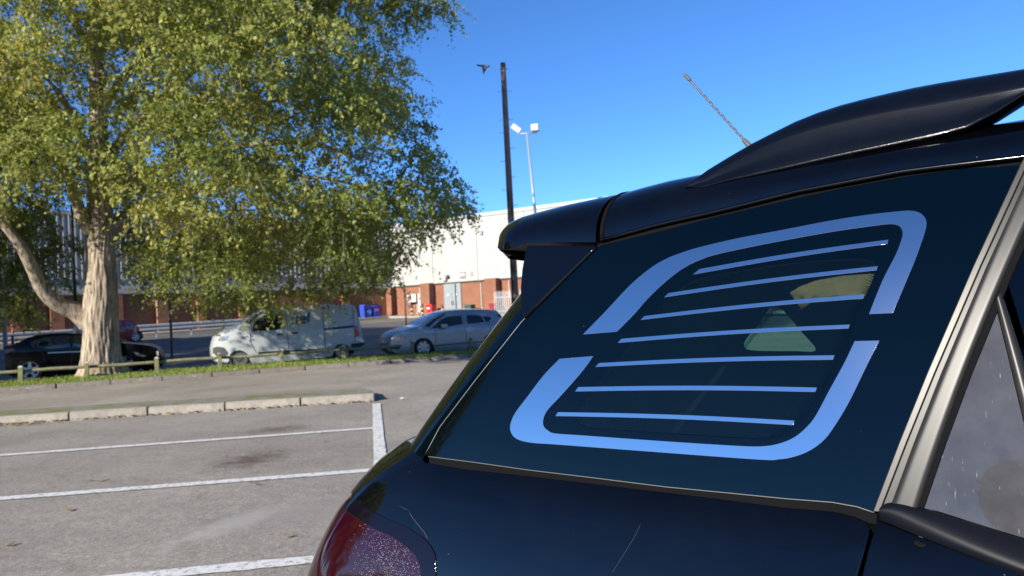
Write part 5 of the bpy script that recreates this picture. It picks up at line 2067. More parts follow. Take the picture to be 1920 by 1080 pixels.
# street lamp on the verge, behind the trunk
b = G(146, 704, .10)
M_COL = mat('lamp_column_grey', (.22, .23, .23), .5, var=.15, scale=4)
t = thing('street_lamp', 'grey street lamp column with thicker base beside the trunk', 'street lamp', (b.x, b.y, .10))
kk = b.y / FPX
MB().tube([(0, 0, -.05), (0, 0, 78 * kk), (0, 0, 88 * kk), (0, 0, 95 * kk)], [6.6 * kk, 6.4 * kk, 5 * kk, 3.2 * kk], 14).obj('base', M_COL, t, True)
MB().box((0, -6.3 * kk, 40 * kk), (.07, .012, .45), bev=.004).obj('access_door', M_COL, t)
MB().tube([(0, 0, 90 * kk), (0, 0, 5.0), (.05, 0, 6.0)], [2.9 * kk, 2.6 * kk, .03], 10).obj('shaft', M_DKGREEN, t, True)
MB().box((.3, 0, 6.02), (.6, .16, .1), bev=.03).obj('lantern', M_COL, t)
# plain posts far left
for px, y0, y1, wd, m, lab in [(11, 560, 672, .17, mat('pale_blue_grey', (.30, .34, .37), .5), 'pale blue grey pole at the left edge'), (24.5, 630, 664, .12, mat('bollard_black', (.03, .03, .035), .5), 'short black post left of the black car')]:
    b = G(px, y1)
    h = (y1 - y0) / FPX * b.y
    t = thing('pole' if h > 2 else 'short_post', lab, 'post', (b.x, b.y, gh(b.x, b.y)))
    MB().tube([(0, 0, -.05), (0, 0, h), (0, 0, h + .02)], [wd / 2, wd / 2, wd * .35], 12).obj('shaft', m, t, True)
    MB().tube([(0, 0, -.02), (0, 0, .09)], wd * .7, 12).obj('collar', m, t, True)
# timber pole with step irons
def wood_mat():
    m, t, b = nm('tarred_pole')
    tc = t.nodes.new('ShaderNodeTexCoord')
    mp = t.nodes.new('ShaderNodeMapping'); mp.inputs['Scale'].default_value = (3, 3, .35)
    t.links.new(tc.outputs['Object'], mp.inputs['Vector'])
    n = t.nodes.new('ShaderNodeTexNoise'); n.inputs['Scale'].default_value = 1.4; n.inputs['Detail'].default_value = 5
    t.links.new(mp.outputs[0], n.inputs['Vector'])
    r = t.nodes.new('ShaderNodeValToRGB')
    r.color_ramp.elements[0].position, r.color_ramp.elements[1].position = .38, .48
    r.color_ramp.elements[0].color, r.color_ramp.elements[1].color = (.04, .03, .028, 1), (.20, .135, .105, 1)
    t.links.new(n.outputs['Fac'], r.inputs['Fac'])
    t.links.new(r.outputs[0], b.inputs['Base Color'])
    b.inputs['Roughness'].default_value = .85
    return m
pd_ = 27.5
tip, foot = at(943, 118, pd_), at(968, 600, pd_)
t = thing('timber_pole', 'tall dark timber pole with step irons against the sky', 'pole', (foot.x, foot.y, .0))
lean = (tip - foot)
ptop = Vector((tip.x - foot.x, tip.y - foot.y, tip.z))
MB().tube([ptop * f for f in (-.02, 0, .25, .5, .75, 1.0)], [.145, .14, .128, .116, .104, .092], 16).obj('shaft', wood_mat(), t, True)
MB().tube([ptop * .978 - Vector((.26, 0, 0)) * .6, ptop * .978 + Vector((.26, 0, 0)) * .6], .014, 6).obj('top_bolt', M_GREYP, t)
for i, f in enumerate([.90, .90, .80, .80, .755, .70, .655, .60, .555, .50, .455, .40, .355]):
    s = 1 if i % 2 else -1
    c = ptop * f
    MB().tube([c, c + Vector((s * .25, 0, 0)), c + Vector((s * .25, 0, .05))], .009, 5).obj('step_iron', M_GREYP, t)
# floodlight mast in the yard
fd = 46.0
top, ft_ = at(988, 250, fd), at(996, 420, fd)
gz0 = gh(top.x, top.y)
t = thing('floodlight_mast', 'slim grey mast with two white floodlights behind the timber pole', 'mast', (top.x + .4, top.y, gz0))
MB().tube([(0, 0, -.05), (-.1, 0, (top.z - gz0) * .5), (-.4, 0, top.z - gz0)], [.12, .085, .06], 12).obj('shaft', mat('mast_steel', (.33, .37, .38), .45, metal=.4), t, True)
zt_ = top.z - gz0
MB().tube([(-.4 - .55, 0, zt_), (-.4 + .62, 0, zt_)], .035, 8).obj('crossbar', MATS['mast_steel'], t, True)
def lampbox(px, py, rotv, sz):
    c = at(px, py, fd) - Vector((top.x + .4, top.y, gz0))
    o = MB().box((0, 0, 0), sz, bev=.05).obj('floodlight', M_WHITEP, t, True)
    o.location = c
    o.rotation_euler = rotv
    MB().box((0, -sz[1] / 2 - .01, -.0), (sz[0] * .85, .02, sz[2] * .8)).obj('lamp_glass', mat('lamp_glass', (.6, .62, .62), .1), o)
lampbox(968, 241, (.3, .62, .2), (.62, .25, .36))
lampbox(1003, 240, (-.2, -.05, -.15), (.46, .28, .44))

# ---- timber knee rail along the verge
M_RAILW = mat('weathered_timber', (.20, .185, .105), .9, var=.35, scale=8, bump=.4, bscale=40)
M_POSTW = mat('timber_post', (.19, .185, .085), .9, var=.3, scale=8, bump=.4, bscale=40)
M_POSTT = mat('sawn_post_top', (.52, .50, .44), .8)
kr = thing('knee_rail', 'low weathered timber knee rail with short posts along the verge', 'fence', (0, 0, 0))
posts = [(-82, 727), (42, 718), (171, 706), (293, 702), (413, 694), (534, 685), (648, 675), (768, 664), (874, 656)]
pw_ = []
for px, py in posts:
    p = G(px, py, .10)
    q = p.x * NR.x + p.y * NR.y
    pw_.append(p)
ql = np.polyfit([p.xy.dot(DR) for p in pw_], [p.xy.dot(NR) for p in pw_], 1)
pw2 = []
for p in pw_:
    a = p.xy.dot(DR)
    v = NR * float(np.polyval(ql, a)) + DR * a
    pw2.append(Vector((v.x, v.y, .10)))
step_ = (pw2[-1] - pw2[-2])
for i in range(3):
    pw2.append(pw2[-1] + step_)
for i, p in enumerate(pw2):
    rz_ = math.atan2(DR.y, DR.x)
    o = MB().box((0, 0, .20), (.11, .11, .46), bev=.012).obj('post', M_POSTW, kr)
    o.location = p
    o.rotation_euler = (random.uniform(-.03, .03), random.uniform(-.04, .04), rz_)
    c = MB().prism([(-.052, 0), (.052, 0), (.052, .02), (0, .045), (-.052, .02)], -.052, .052).obj('post_top', M_POSTT, o)
    c.location = (0, 0, .428)
for a, b in zip(pw2, pw2[1:]):
    d = (b - a).normalized()
    n = Vector((d.y, -d.x, 0))
    z = .315
    a_, b_ = a + d * .03 + Vector((0, 0, z)) - n * .085, b - d * .03 + Vector((0, 0, z)) - n * .085
    zj = random.uniform(-.02, .02)
    MB().tube([a_ - d * .0, a_ + d * .06, (a_ + b_) / 2 + Vector((0, 0, zj)), b_ - d * .06, b_], [.02, .042, .045, .042, .02], 8).obj('rail', M_RAILW, kr)

# ---- pigeon in the air
bd_ = 22.0
bc = at(909, 125, bd_)
M_BIRD = mat('pigeon_grey', (.20, .18, .17), .8, var=.3, scale=30)
br_ = thing('pigeon', 'dark pigeon flying in the blue sky left of the timber pole', 'bird', bc)
br_.scale = (.82, .82, .82)
def bird():
    b = MB()
    pts = [(-.19, 0, .05), (-.16, 0, .045), (-.10, 0, .03), (-.02, 0, .012), (.06, 0, 0), (.11, 0, .002), (.14, 0, .006), (.16, 0, .003), (.185, 0, -.004)]
    rad = [.012, .035, .04, .052, .055, .04, .028, .024, .004]
    b.tube(pts, rad, 10)
    b.obj('body', M_BIRD, br_, True)
    MB().prism([(-.17, .055), (-.24, .095), (-.27, .07), (-.26, .04), (-.17, .03)], -.03, .03).obj('tail', mat('dark_feather', (.025, .035, .03), .8), br_)
    for s, dz in ((-1, -1), (1, -.8)):
        V = [(.06, s * .03, .0), (-.06, s * .03, .01), (-.09, s * .12, .06 * dz), (.05, s * .13, .06 * dz), (-.02, s * .20, .17 * dz), (-.09, s * .18, .15 * dz), (-.045, s * .21, .27 * dz)]
        V += [(x, y, z - .006) for x, y, z in V]
        F = [(0, 1, 2, 3), (3, 2, 5, 4), (4, 5, 6), (7, 10, 9, 8), (10, 11, 12, 9), (11, 13, 12), (0, 3, 10, 7), (3, 4, 11, 10), (4, 6, 13, 11), (1, 8, 9, 2), (2, 9, 12, 5), (5, 12, 13, 6)]
        mesh('wing', V, F, M_BIRD, br_)
    MB().tube([(.185, 0, -.004), (.205, 0, -.012)], [.005, .001], 6).obj('beak', M_BIRD, br_)
bird()

# ================================================================== PARKED VEHICLES
M_VGLASS = mat('vehicle_glass', (.012, .016, .018), .04, spec=.6)
M_ARCH = mat('arch_black', (.008, .008, .008), .9)
M_GAP = mat('panel_gap', (.02, .02, .022), .8)
M_HEAD = mat('head_lamp', (.35, .36, .38), .08, metal=.5)
M_TAILR = mat('tail_red', (.45, .008, .015), .2, coat=.5)
M_PLASTIC = mat('bumper_plastic', (.02, .02, .022), .6)
M_PLATEY = mat('plate_white', (.65, .65, .62), .5)
class Vehicle:
    """body traced from the near-side view; x along the car as seen left to right, y away from the camera"""
    def __init__(s, name, label, cat, a, b, width, group='cars parked along the road'):
        A, B = G(*a, 0.0), G(*b, 0.0)
        s.a, s.b, s.A = a, b, A
        d = (B - A)
        s.WB = d.length
        s.ppm = FPX / ((A.y + B.y) / 2)
        s.W = width / 2
        s.t = thing(name, label, cat, A, math.atan2(d.y, d.x), group)
        s.rings = []
    def L(s, p):
        f = (p[0] - s.a[0]) / (s.b[0] - s.a[0])
        yb = s.a[1] + (s.b[1] - s.a[1]) * f
        return (f * s.WB, (yb - p[1]) / s.ppm)
    def Ls(s, pts):
        return [s.L(p) for p in pts]
    def half(s, x, z):
        """half width at a place on the side"""
        f = (x - s.x0) / (s.x1 - s.x0)
        k = 1 - s.nose * max(0, 1 - f / .22) ** 2.2 - s.tail * max(0, (f - .84) / .16) ** 2.2
        w = s.W * k
        w -= max(0, z - s.belt) * s.tumble
        w -= .05 * max(0, (.45 - z) / .45) ** 2 + .03 * max(0, (z - s.belt * .72)) ** 1.5 * (1 if z < s.belt else 0)
        return w
    def shell(s, poly, m, belt, tumble=.3, nose=.28, tail=.16, crown=.035, name='body'):
        P2 = s.Ls(poly)
        s.x0, s.x1 = min(p[0] for p in P2), max(p[0] for p in P2)
        s.belt, s.tumble, s.nose, s.tail = belt, tumble, nose, tail
        s.out = P2
        o2 = [tuple(p) for p in densify(P2, .10)]
        if area2(o2) < 0:
            o2 = o2[::-1]
        P, T, L_ = tri2d(o2, .12)
        V, F = [], []
        n = len(P)
        rnd = .05
        for p in P:
            V.append((p[0], -s.half(p[0], p[1]), p[1]))
        for p in P:
            V.append((p[0], s.half(p[0], p[1]), p[1]))
        for t in T:
            F.append(tuple(t))
            F.append(tuple(i + n for i in reversed(t)))
        lp = L_[0]
        prev = lp
        qs = [-.93, -.8, -.5, 0, .5, .8, .93]
        zmax = max(p[1] for p in P)
        for q in qs:
            base = len(V)
            for i in lp:
                x, z = P[i]
                up_ = crown * (1 - q * q) * (1 if z > .55 else 0)
                out = .10 * (1 - q * q)
                ex = 0
                if z < s.belt * 1.02:
                    if x < s.x0 + .35: ex = -out * .6
                    if x > s.x1 - .25: ex = out * .5
                V.append((x + ex, q * s.half(x, z), z + up_))
            cur = list(range(base, base + len(lp)))
            for j in range(len(lp)):
                k = (j + 1) % len(lp)
                F.append((prev[k], prev[j], cur[j], cur[k]))
            prev = cur
        last = [i + n for i in lp]
        for j in range(len(lp)):
            k = (j + 1) % len(lp)
            F.append((prev[k], prev[j], last[j], last[k]))
        o = mesh(name, V, F, m, s.t, True)
        me = o.data
        bm = bmesh.new(); bm.from_mesh(me)
        for e in bm.edges:
            if len(e.link_faces) == 2 and e.calc_face_angle(0) > math.radians(48):
                e.smooth = False
        bm.to_mesh(me); bm.free()
        s.body = o
        return o
    def panel(s, name, poly, m, off=.006, parent=None, both=True, px=True, depth=.004):
        P2 = s.Ls(poly) if px else poly
        o2 = [tuple(p) for p in densify(P2, .15)]
        if area2(o2) < 0:
            o2 = o2[::-1]
        P, T, L_ = tri2d(o2, .2)
        sides = (-1, 1) if both else (-1,)
        res = []
        for sd in sides:
            V = [(p[0], sd * (s.half(p[0], p[1]) + off), p[1]) for p in P]
            F = [tuple(t) if sd < 0 else tuple(reversed(t)) for t in T]
            n = len(V)
            lp = L_[0]
            V += [(P[i][0], sd * (s.half(P[i][0], P[i][1]) - depth), P[i][1]) for i in lp]
            for j in range(len(lp)):
                k = (j + 1) % len(lp)
                F.append((lp[k], lp[j], n + j, n + k) if sd < 0 else (lp[j], lp[k], n + k, n + j))
            res.append(mesh(name, V, F, m, parent or s.t, False))
        return res[0]
    def line(s, name, pts, wd, m, off=.004, parent=None, both=True):
        P2 = [Vector(p) for p in s.Ls(pts)]
        P2 = [Vector(p) for p in densify(P2, .12, closed=False)]
        for sd in ((-1, 1) if both else (-1,)):
            V, F = [], []
            for i, p in enumerate(P2):
                d = (P2[min(i + 1, len(P2) - 1)] - P2[max(i - 1, 0)]).normalized()
                n = Vector((-d.y, d.x)) * wd / 2
                for q in (p + n, p - n):
                    V.append((q.x, sd * (s.half(q.x, q.y) + off), q.y))
            for i in range(len(P2) - 1):
                F.append((2 * i, 2 * i + 1, 2 * i + 3, 2 * i + 2))
            mesh(name, V, F, m, parent or s.t)
    def wheels(s, r, rim=None, spokes=5, xs=None):
        for x in (xs or (0, s.WB)):
            for sd in (-1, 1):
                wheel(s.t, (x, sd * (s.W - .14), r), r, .21, rim=rim, spokes=spokes)
                # dark arch liner
                V, F = [], []
                R = r * 1.22
                ts_ = np.linspace(-.25, math.pi + .25, 18)
                for t in ts_:
                    V += [(x + R * math.cos(t), sd * (s.W * .52), r + R * math.sin(t)), (x + R * math.cos(t), sd * (s.half(min(max(x + R * math.cos(t), s.x0), s.x1), r) - .012), r + R * math.sin(t))]
                for i in range(len(ts_) - 1):
                    F.append((2 * i, 2 * i + 1, 2 * i + 3, 2 * i + 2))
                b = MB().add(V, F)
                b.add([(x, sd * s.W * .5, r * .4)] + [(x + R * math.cos(t), sd * s.W * .52, r + R * math.sin(t)) for t in ts_], [(0, i, i + 1) for i in range(1, len(ts_))])
                b.obj('arch_liner', M_ARCH, s.t)
    def block(s, name, p0, p1, y0, y1, m, parent=None, bev=.02):
        a, b = s.L(p0), s.L(p1)
        c = ((a[0] + b[0]) / 2, (y0 + y1) / 2, (a[1] + b[1]) / 2)
        return MB().box(c, (abs(b[0] - a[0]), abs(y1 - y0), abs(b[1] - a[1])), bev=bev).obj(name, m, parent or s.t, True)

def arch_px(cx, cy, r, t0=180, t1=0, n=9):
    return [(cx + r * math.cos(math.radians(t)), cy - r * math.sin(math.radians(t))) for t in np.linspace(t0, t1, n)]

# ---- white van, facing left
v = Vehicle('white_van', 'white panel van with dark blue lettering parked in tree shade', 'van', (446, 689), (632, 675.5), 1.90)
M_VAN = mat('van_white', (.38, .40, .395), .35, coat=.4)
C8 = lambda x, y: (400 + x / 6.4, 540 + y / 6.4)
fw, rw = (446, 673.5), (632, 660)
outline = [(402, 668), (401.5, 655), (404, 645), (407, 635), (415, 628), (428, 621.5), (443, 614), (456, 608), (466, 599), (478, 590.5), (490, 584.5), (505, 581), (522, 579), (560, 575.5), (600, 572.5), (640, 570.2), (655, 569.5), (661, 571), (664, 580), (668, 596), (671.5, 612), (673, 630), (676.5, 640), (676.5, 645), (670, 651), (651, 654)]
outline += arch_px(*rw, 17.5, 20, 176) + [(612, 666)] + [(468, 680.5)] + arch_px(*fw, 17.5, 0, 172) + [(426, 678), (408, 677)]
v.shell(outline, M_VAN, .98, .10, .30, .10, .03)
v.wheels(.315, mat('steel_wheel', (.20, .20, .205), .45, metal=.6), 12)
v.panel('side_window', [C8(440, 530), C8(470, 430), C8(530, 375), C8(640, 325), C8(780, 310), C8(800, 325), C8(795, 430), C8(760, 490), C8(720, 505)], M_VGLASS, .008)
v.panel('windscreen_edge', [(459, 607), (480, 591.5), (492, 585), (496, 584.5), (474, 600), (466, 610)], M_VGLASS, .004)
for pts in [[C8(835, 250), C8(840, 480), C8(855, 740)], [C8(1275, 235), C8(1275, 490), C8(1285, 740)], [C8(425, 545), C8(420, 640), C8(480, 770)], [C8(1640, 200), C8(1650, 640)]]:
    v.line('panel_gap', pts, .018, M_GAP)
v.line('sliding_rail', [C8(1280, 488), C8(1640, 448)], .07, M_GAP, .010)
v.panel('door_handle', [C8(722, 550), C8(795, 543), C8(795, 560), C8(722, 568)], M_GAP, .03)
v.panel('door_handle', [C8(890, 533), C8(960, 525), C8(960, 542), C8(890, 550)], M_GAP, .03)
v.panel('bumper', [C8(10, 780), C8(12, 720), C8(60, 705), C8(130, 715), C8(170, 770), C8(160, 800), C8(60, 830)], M_PLASTIC, .012)
v.panel('rear_bumper', [C8(1590, 680), C8(1600, 655), C8(1720, 640), C8(1775, 640), C8(1770, 668), C8(1700, 700), C8(1600, 722)], M_PLASTIC, .012)
v.panel('tail_light', [C8(1640, 440), C8(1690, 435), C8(1700, 500), C8(1712, 560), C8(1655, 570)], M_TAILR, .012)
v.panel('head_light', [C8(70, 640), C8(75, 610), C8(130, 585), C8(185, 578), C8(160, 625), C8(110, 640)], M_HEAD, .014)
v.block('door_mirror', C8(505, 500), C8(545, 440), -1.17, -.98, M_PLASTIC)
v.block('door_mirror', C8(505, 500), C8(545, 440), .98, 1.17, M_PLASTIC)
v.line('rub_strip', [C8(500, 780), C8(860, 755), C8(1340, 735)], .10, M_PLASTIC, .012)
# seams and the dark writing on the flank: letters r e e f
def letter_strokes(ch):
    if ch == 'r': return [[(0, 0), (0, 1)], [(0, .7), (.15, .92), (.42, 1.0)]]
    if ch == 'e': return [[(.05, .52), (.72, .52), (.70, .75), (.52, .97), (.30, 1.0), (.10, .82), (.03, .5), (.12, .18), (.34, .0), (.58, .03), (.70, .15)]]
    if ch == 'f': return [[(.2, 0), (.2, 1.15), (.3, 1.36), (.55, 1.42)], [(0, 1.0), (.5, 1.0)]]
M_LETTER = mat('lettering_blue', (.02, .055, .16), .5)
x0, z0 = v.L(C8(905, 432))
x1, z1 = v.L(C8(905, 360))
hgt = (z1 - z0)
xe, _ = v.L(C8(1130, 410))
cx = x0
for ch, adv in (('r', .56), ('e', .92), ('e', .92), ('f', .7)):
    V, F = [], []
    u = (xe - x0) / 3.05
    for stq in letter_strokes(ch):
        pts_ = [Vector((p[0] * u * 1.0, p[1] * hgt)) for p in stq]
        if len(pts_) > 2:
            pts_ = [Vector(p) for p in catmull(pts_, 4)]
        for i in range(len(pts_)):
            d = (pts_[min(i + 1, len(pts_) - 1)] - pts_[max(i - 1, 0)]).normalized()
            n = Vector((-d.y, d.x)) * .033
            for q in (pts_[i] + n, pts_[i] - n):
                xx, zz = cx + q.x, z0 + q.y + .05 * (cx - x0)
                V.append((xx, -(v.half(xx, zz) + .004), zz))
            if i:
                k = len(V)
                F.append((k - 4, k - 3, k - 1, k - 2))
    mesh('lettering', V, F, M_LETTER, v.body)
    cx += adv * u
for i in range(7):                     # faint lines of small print on the door
    a, b = C8(560, 600 + 17 * i), C8(560 + [170, 200, 150, 190, 120, 180, 140][i], 597 + 17 * i - 8)
    v.line('small_print', [a, b], .022, mat('small_print_grey', (.40, .43, .42), .5), .003, v.body, False)

# ---- silver hatchback, facing left
C3 = lambda x, y: (660 + x / 5.4, 480 + y / 5.4)
v = Vehicle('silver_hatchback', 'silver five door hatchback parked behind the knee rail', 'car', (779, 667.5), (905, 658), 1.81)
M_SILV = mat('silver_paint', (.24, .25, .265), .36, metal=.55, coat=.6)
fw, rw = (779, 651.5), (905, 642)
outline = [(730, 660), (726, 655), (724.5, 645), (727, 636), (731, 629), (742, 623), (760, 616.5), (776, 612.5), (785, 606), (800, 596.5), (815, 588.5), (830, 584), (850, 581.3), (875, 580), (900, 579.7), (918, 580.5), (921, 582), (926, 588), (932, 594), (936, 603), (938, 615), (938, 632), (936, 645), (922, 650)]
outline += arch_px(*rw, 18, -5, 172) + [(884, 655)] + [(801, 662)] + arch_px(*fw, 18, 5, 168) + [(758, 662), (742, 664)]
v.shell(outline, M_SILV, .86, .33, .34, .22, .04)
v.wheels(.315, M_ALLOY, 7)
v.panel('side_window', [C3(715, 742), C3(760, 705), C3(830, 650), C3(900, 620), C3(1030, 604), C3(1035, 690), C3(900, 715), C3(800, 732)], M_VGLASS, .006)
v.panel('side_window', [C3(1085, 600), C3(1160, 598), C3(1230, 606), C3(1255, 668), C3(1180, 680), C3(1080, 690)], M_VGLASS, .006)
v.panel('quarter_window', [C3(1245, 608), C3(1310, 612), C3(1332, 628), C3(1300, 662), C3(1270, 665)], M_VGLASS, .006)
v.panel('windscreen_edge', [C3(665, 715), C3(760, 645), C3(870, 590), C3(885, 592), C3(790, 655), C3(700, 728)], M_VGLASS, .004)
v.panel('rear_screen_edge', [C3(1395, 600), C3(1420, 575), C3(1460, 612), C3(1450, 625)], M_VGLASS, .006)
v.line('window_line', [C3(715, 745), C3(900, 719), C3(1080, 693), C3(1300, 667), C3(1335, 628)], .022, M_CHROME, .008)
for pts in [[C3(755, 745), C3(760, 860), C3(735, 900)], [C3(1050, 605), C3(1050, 700), C3(1060, 880)], [C3(1270, 670), C3(1310, 720), C3(1290, 800)]]:
    v.line('panel_gap', pts, .016, M_GAP)
for x, y in [(975, 750), (1225, 715)]:
    v.panel('door_handle', [C3(x, y), C3(x + 52, y - 5), C3(x + 52, y + 5), C3(x, y + 10)], M_SILV, .035)
v.panel('head_light', [C3(375, 830), C3(400, 815), C3(490, 818), C3(470, 840), C3(400, 852)], M_HEAD, .012)
v.panel('tail_light', [C3(1475, 650), C3(1500, 640), C3(1502, 700), C3(1470, 690)], M_TAILR, .012)
v.panel('lower_grille', [C3(362, 935), C3(372, 915), C3(430, 920), C3(425, 945)], M_PLASTIC, .010)
v.block('door_mirror', C3(805, 738), C3(860, 690), -1.09, -.90, M_SILV)
v.block('door_mirror', C3(805, 738), C3(860, 690), .90, 1.09, M_SILV)
v.line('sill_line', [C3(740, 905), C3(1000, 880), C3(1280, 855)], .03, M_GAP, .004)

# ---- black coupe-shaped car, facing right
C5 = lambda x, y: (x / 4.5, 500 + y / 4.5)
v = Vehicle('black_crossover', 'black sloping roof car parked behind the tree trunk', 'car', (69, 713.5), (241, 701.5), 1.85)
M_BLK2 = mat('black_paint_far', (.003, .003, .004), .10, spec=.14)
rw, fw = (69, 694.5), (241, 683.5)
outline = [(30, 700), (26, 690), (24.5, 668), (24, 655), (25, 650), (37, 648), (52, 642), (66, 634), (85, 629), (110, 626), (135, 624.5), (160, 625.5), (185, 629), (205, 634), (225, 640.5), (245, 641.5), (270, 643), (290, 645.5), (302, 650), (307, 656), (310, 668), (309, 678), (305, 687), (280, 693)]
outline += arch_px(*fw, 21, 5, 172) + [(218, 699)] + [(92, 707)] + arch_px(*rw, 21, 0, 178) + [(42, 705)]
v.shell(outline, M_BLK2, 1.0, .30, .20, .32, .03)
v.wheels(.36, M_ALLOY, 5)
v.panel('side_window', [C5(320, 640), C5(420, 600), C5(560, 580), C5(640, 580), C5(640, 675), C5(480, 690), C5(340, 680)], M_VGLASS, .006)
v.panel('side_window', [C5(660, 580), C5(800, 580), C5(920, 610), C5(1010, 650), C5(960, 660), C5(660, 675)], M_VGLASS, .006)
v.panel('windscreen_edge', [C5(930, 600), C5(1000, 600), C5(1080, 632), C5(1040, 645)], mat('lit_glass', (.05, .06, .07), .04, spec=.8), .006)
v.line('window_line', [C5(460, 722), C5(640, 712), C5(760, 706)], .03, mat('dull_chrome', (.3, .3, .31), .25, metal=.9), .01)
v.panel('head_light', [C5(1160, 705), C5(1200, 712), C5(1270, 740), C5(1240, 748), C5(1190, 735)], M_HEAD, .012)
v.panel('front_badge', [C5(1355, 700), C5(1372, 702), C5(1374, 735), C5(1358, 735)], M_CHROME, .02)
v.panel('tail_light', [C5(112, 735), C5(112, 700), C5(190, 690), C5(200, 705)], mat('dark_tail', (.08, .01, .012), .2), .012)
for pts in [[C5(650, 580), C5(650, 760), C5(640, 850)], [C5(1010, 650), C5(1010, 760)], [C5(420, 690), C5(430, 780)]]:
    v.line('panel_gap', pts, .014, M_GAP)
v.line('sill_trim', [C5(440, 850), C5(640, 840), C5(1000, 815)], .14, M_PLASTIC, .010)
v.block('door_mirror', C5(940, 690), C5(985, 640), -1.10, -.92, M_BLK2)
v.block('door_mirror', C5(940, 690), C5(985, 640), .92, 1.10, M_BLK2)

# ---- red hatchback up in the yard, facing left, its tail showing past the trunk
class YardVehicle(Vehicle):
    def __init__(s, name, label, cat, a, b, width):
        A, B = G(*a), G(*b)
        s.a, s.b = a, b
        d = (B - A)
        s.WB = d.xy.length
        s.ppm = FPX / ((A.y + B.y) / 2)
        s.W = width / 2
        s.t = thing(name, label, cat, (A.x, A.y, gh(A.x, A.y)), math.atan2(d.y, d.x))
v = YardVehicle('red_hatchback', 'red hatchback in the yard, tail showing right of the trunk', 'car', (180, 646.5), (249, 641.5), 1.7)
M_REDC = mat('red_paint', (.30, .018, .022), .3, coat=.8)
fw, rw = (180, 638), (249, 633)
outline = [(161, 644), (159, 636), (161, 629), (172, 624.5), (185, 621.5), (196, 611), (206, 603.5), (220, 600.3), (236, 599.5), (244, 600.5), (250, 608), (255, 614), (257.5, 622), (258, 632), (256.5, 637)] + arch_px(*rw, 9.5, -5, 180) + [(237, 641)] + [(192, 644)] + arch_px(*fw, 9.5, 0, 178)
v.shell(outline, M_REDC, .9, .30, .3, .2, .03)
v.wheels(.31, M_ALLOY, 6)
v.panel('side_window', [(198, 613), (207, 606), (222, 603.5), (224, 616), (212, 618)], mat('blue_lit_glass', (.10, .14, .20), .05, spec=.8), .006)
v.panel('side_window', [(228, 603.3), (240, 603.5), (245, 609), (246, 615), (233, 616.5)], MATS['blue_lit_glass'], .006)
v.panel('tail_light', [(252, 612), (256, 616), (256.5, 623), (253, 622)], M_TAILR, .01)
v.line('panel_gap', [(226, 602), (231, 618), (230, 636)], .02, M_GAP)
v.block('door_mirror', (201, 616), (205, 612), -1.0, -.85, M_REDC)

# ---- low far trees that close the view behind the camera and to the left
def far_wood():
    Vq, Tn = [], []
    for i in range(330):
        az = math.radians(random.uniform(100, 335))
        d = random.uniform(85, 130)
        c = np.array([d * math.sin(az), d * math.cos(az), 0.0])
        if c[1] > 12:
            continue
        h = random.uniform(3.0, 7.5)
        n = 150
        u = rng.normal(size=(n, 3)); u /= np.linalg.norm(u, axis=1)[:, None]
        p = c + np.array([0, 0, h * .52]) + u * np.array([h * .55, h * .55, h * .5]) * (rng.random(n) ** .33)[:, None]
        a = rng.normal(size=(n, 3)); a /= np.linalg.norm(a, axis=1)[:, None]
        b = np.cross(a, rng.normal(size=(n, 3))); b /= np.linalg.norm(b, axis=1)[:, None]
        s = .55
        Q = np.stack([p - a * s, p + b * s * .8, p + a * s, p - b * s * .8], 1)
        Vq.append(Q.reshape(-1, 3)); Tn.append(rng.random(n))
    return np.concatenate(Vq), np.concatenate(Tn)
fv, ftn = far_wood()
fo = raw_mesh('far_trees', fv, 4, M_LEAF, None, ftn)
tag(fo, 'low far-off belt of trees beyond the open car park', 'trees', kind='stuff')

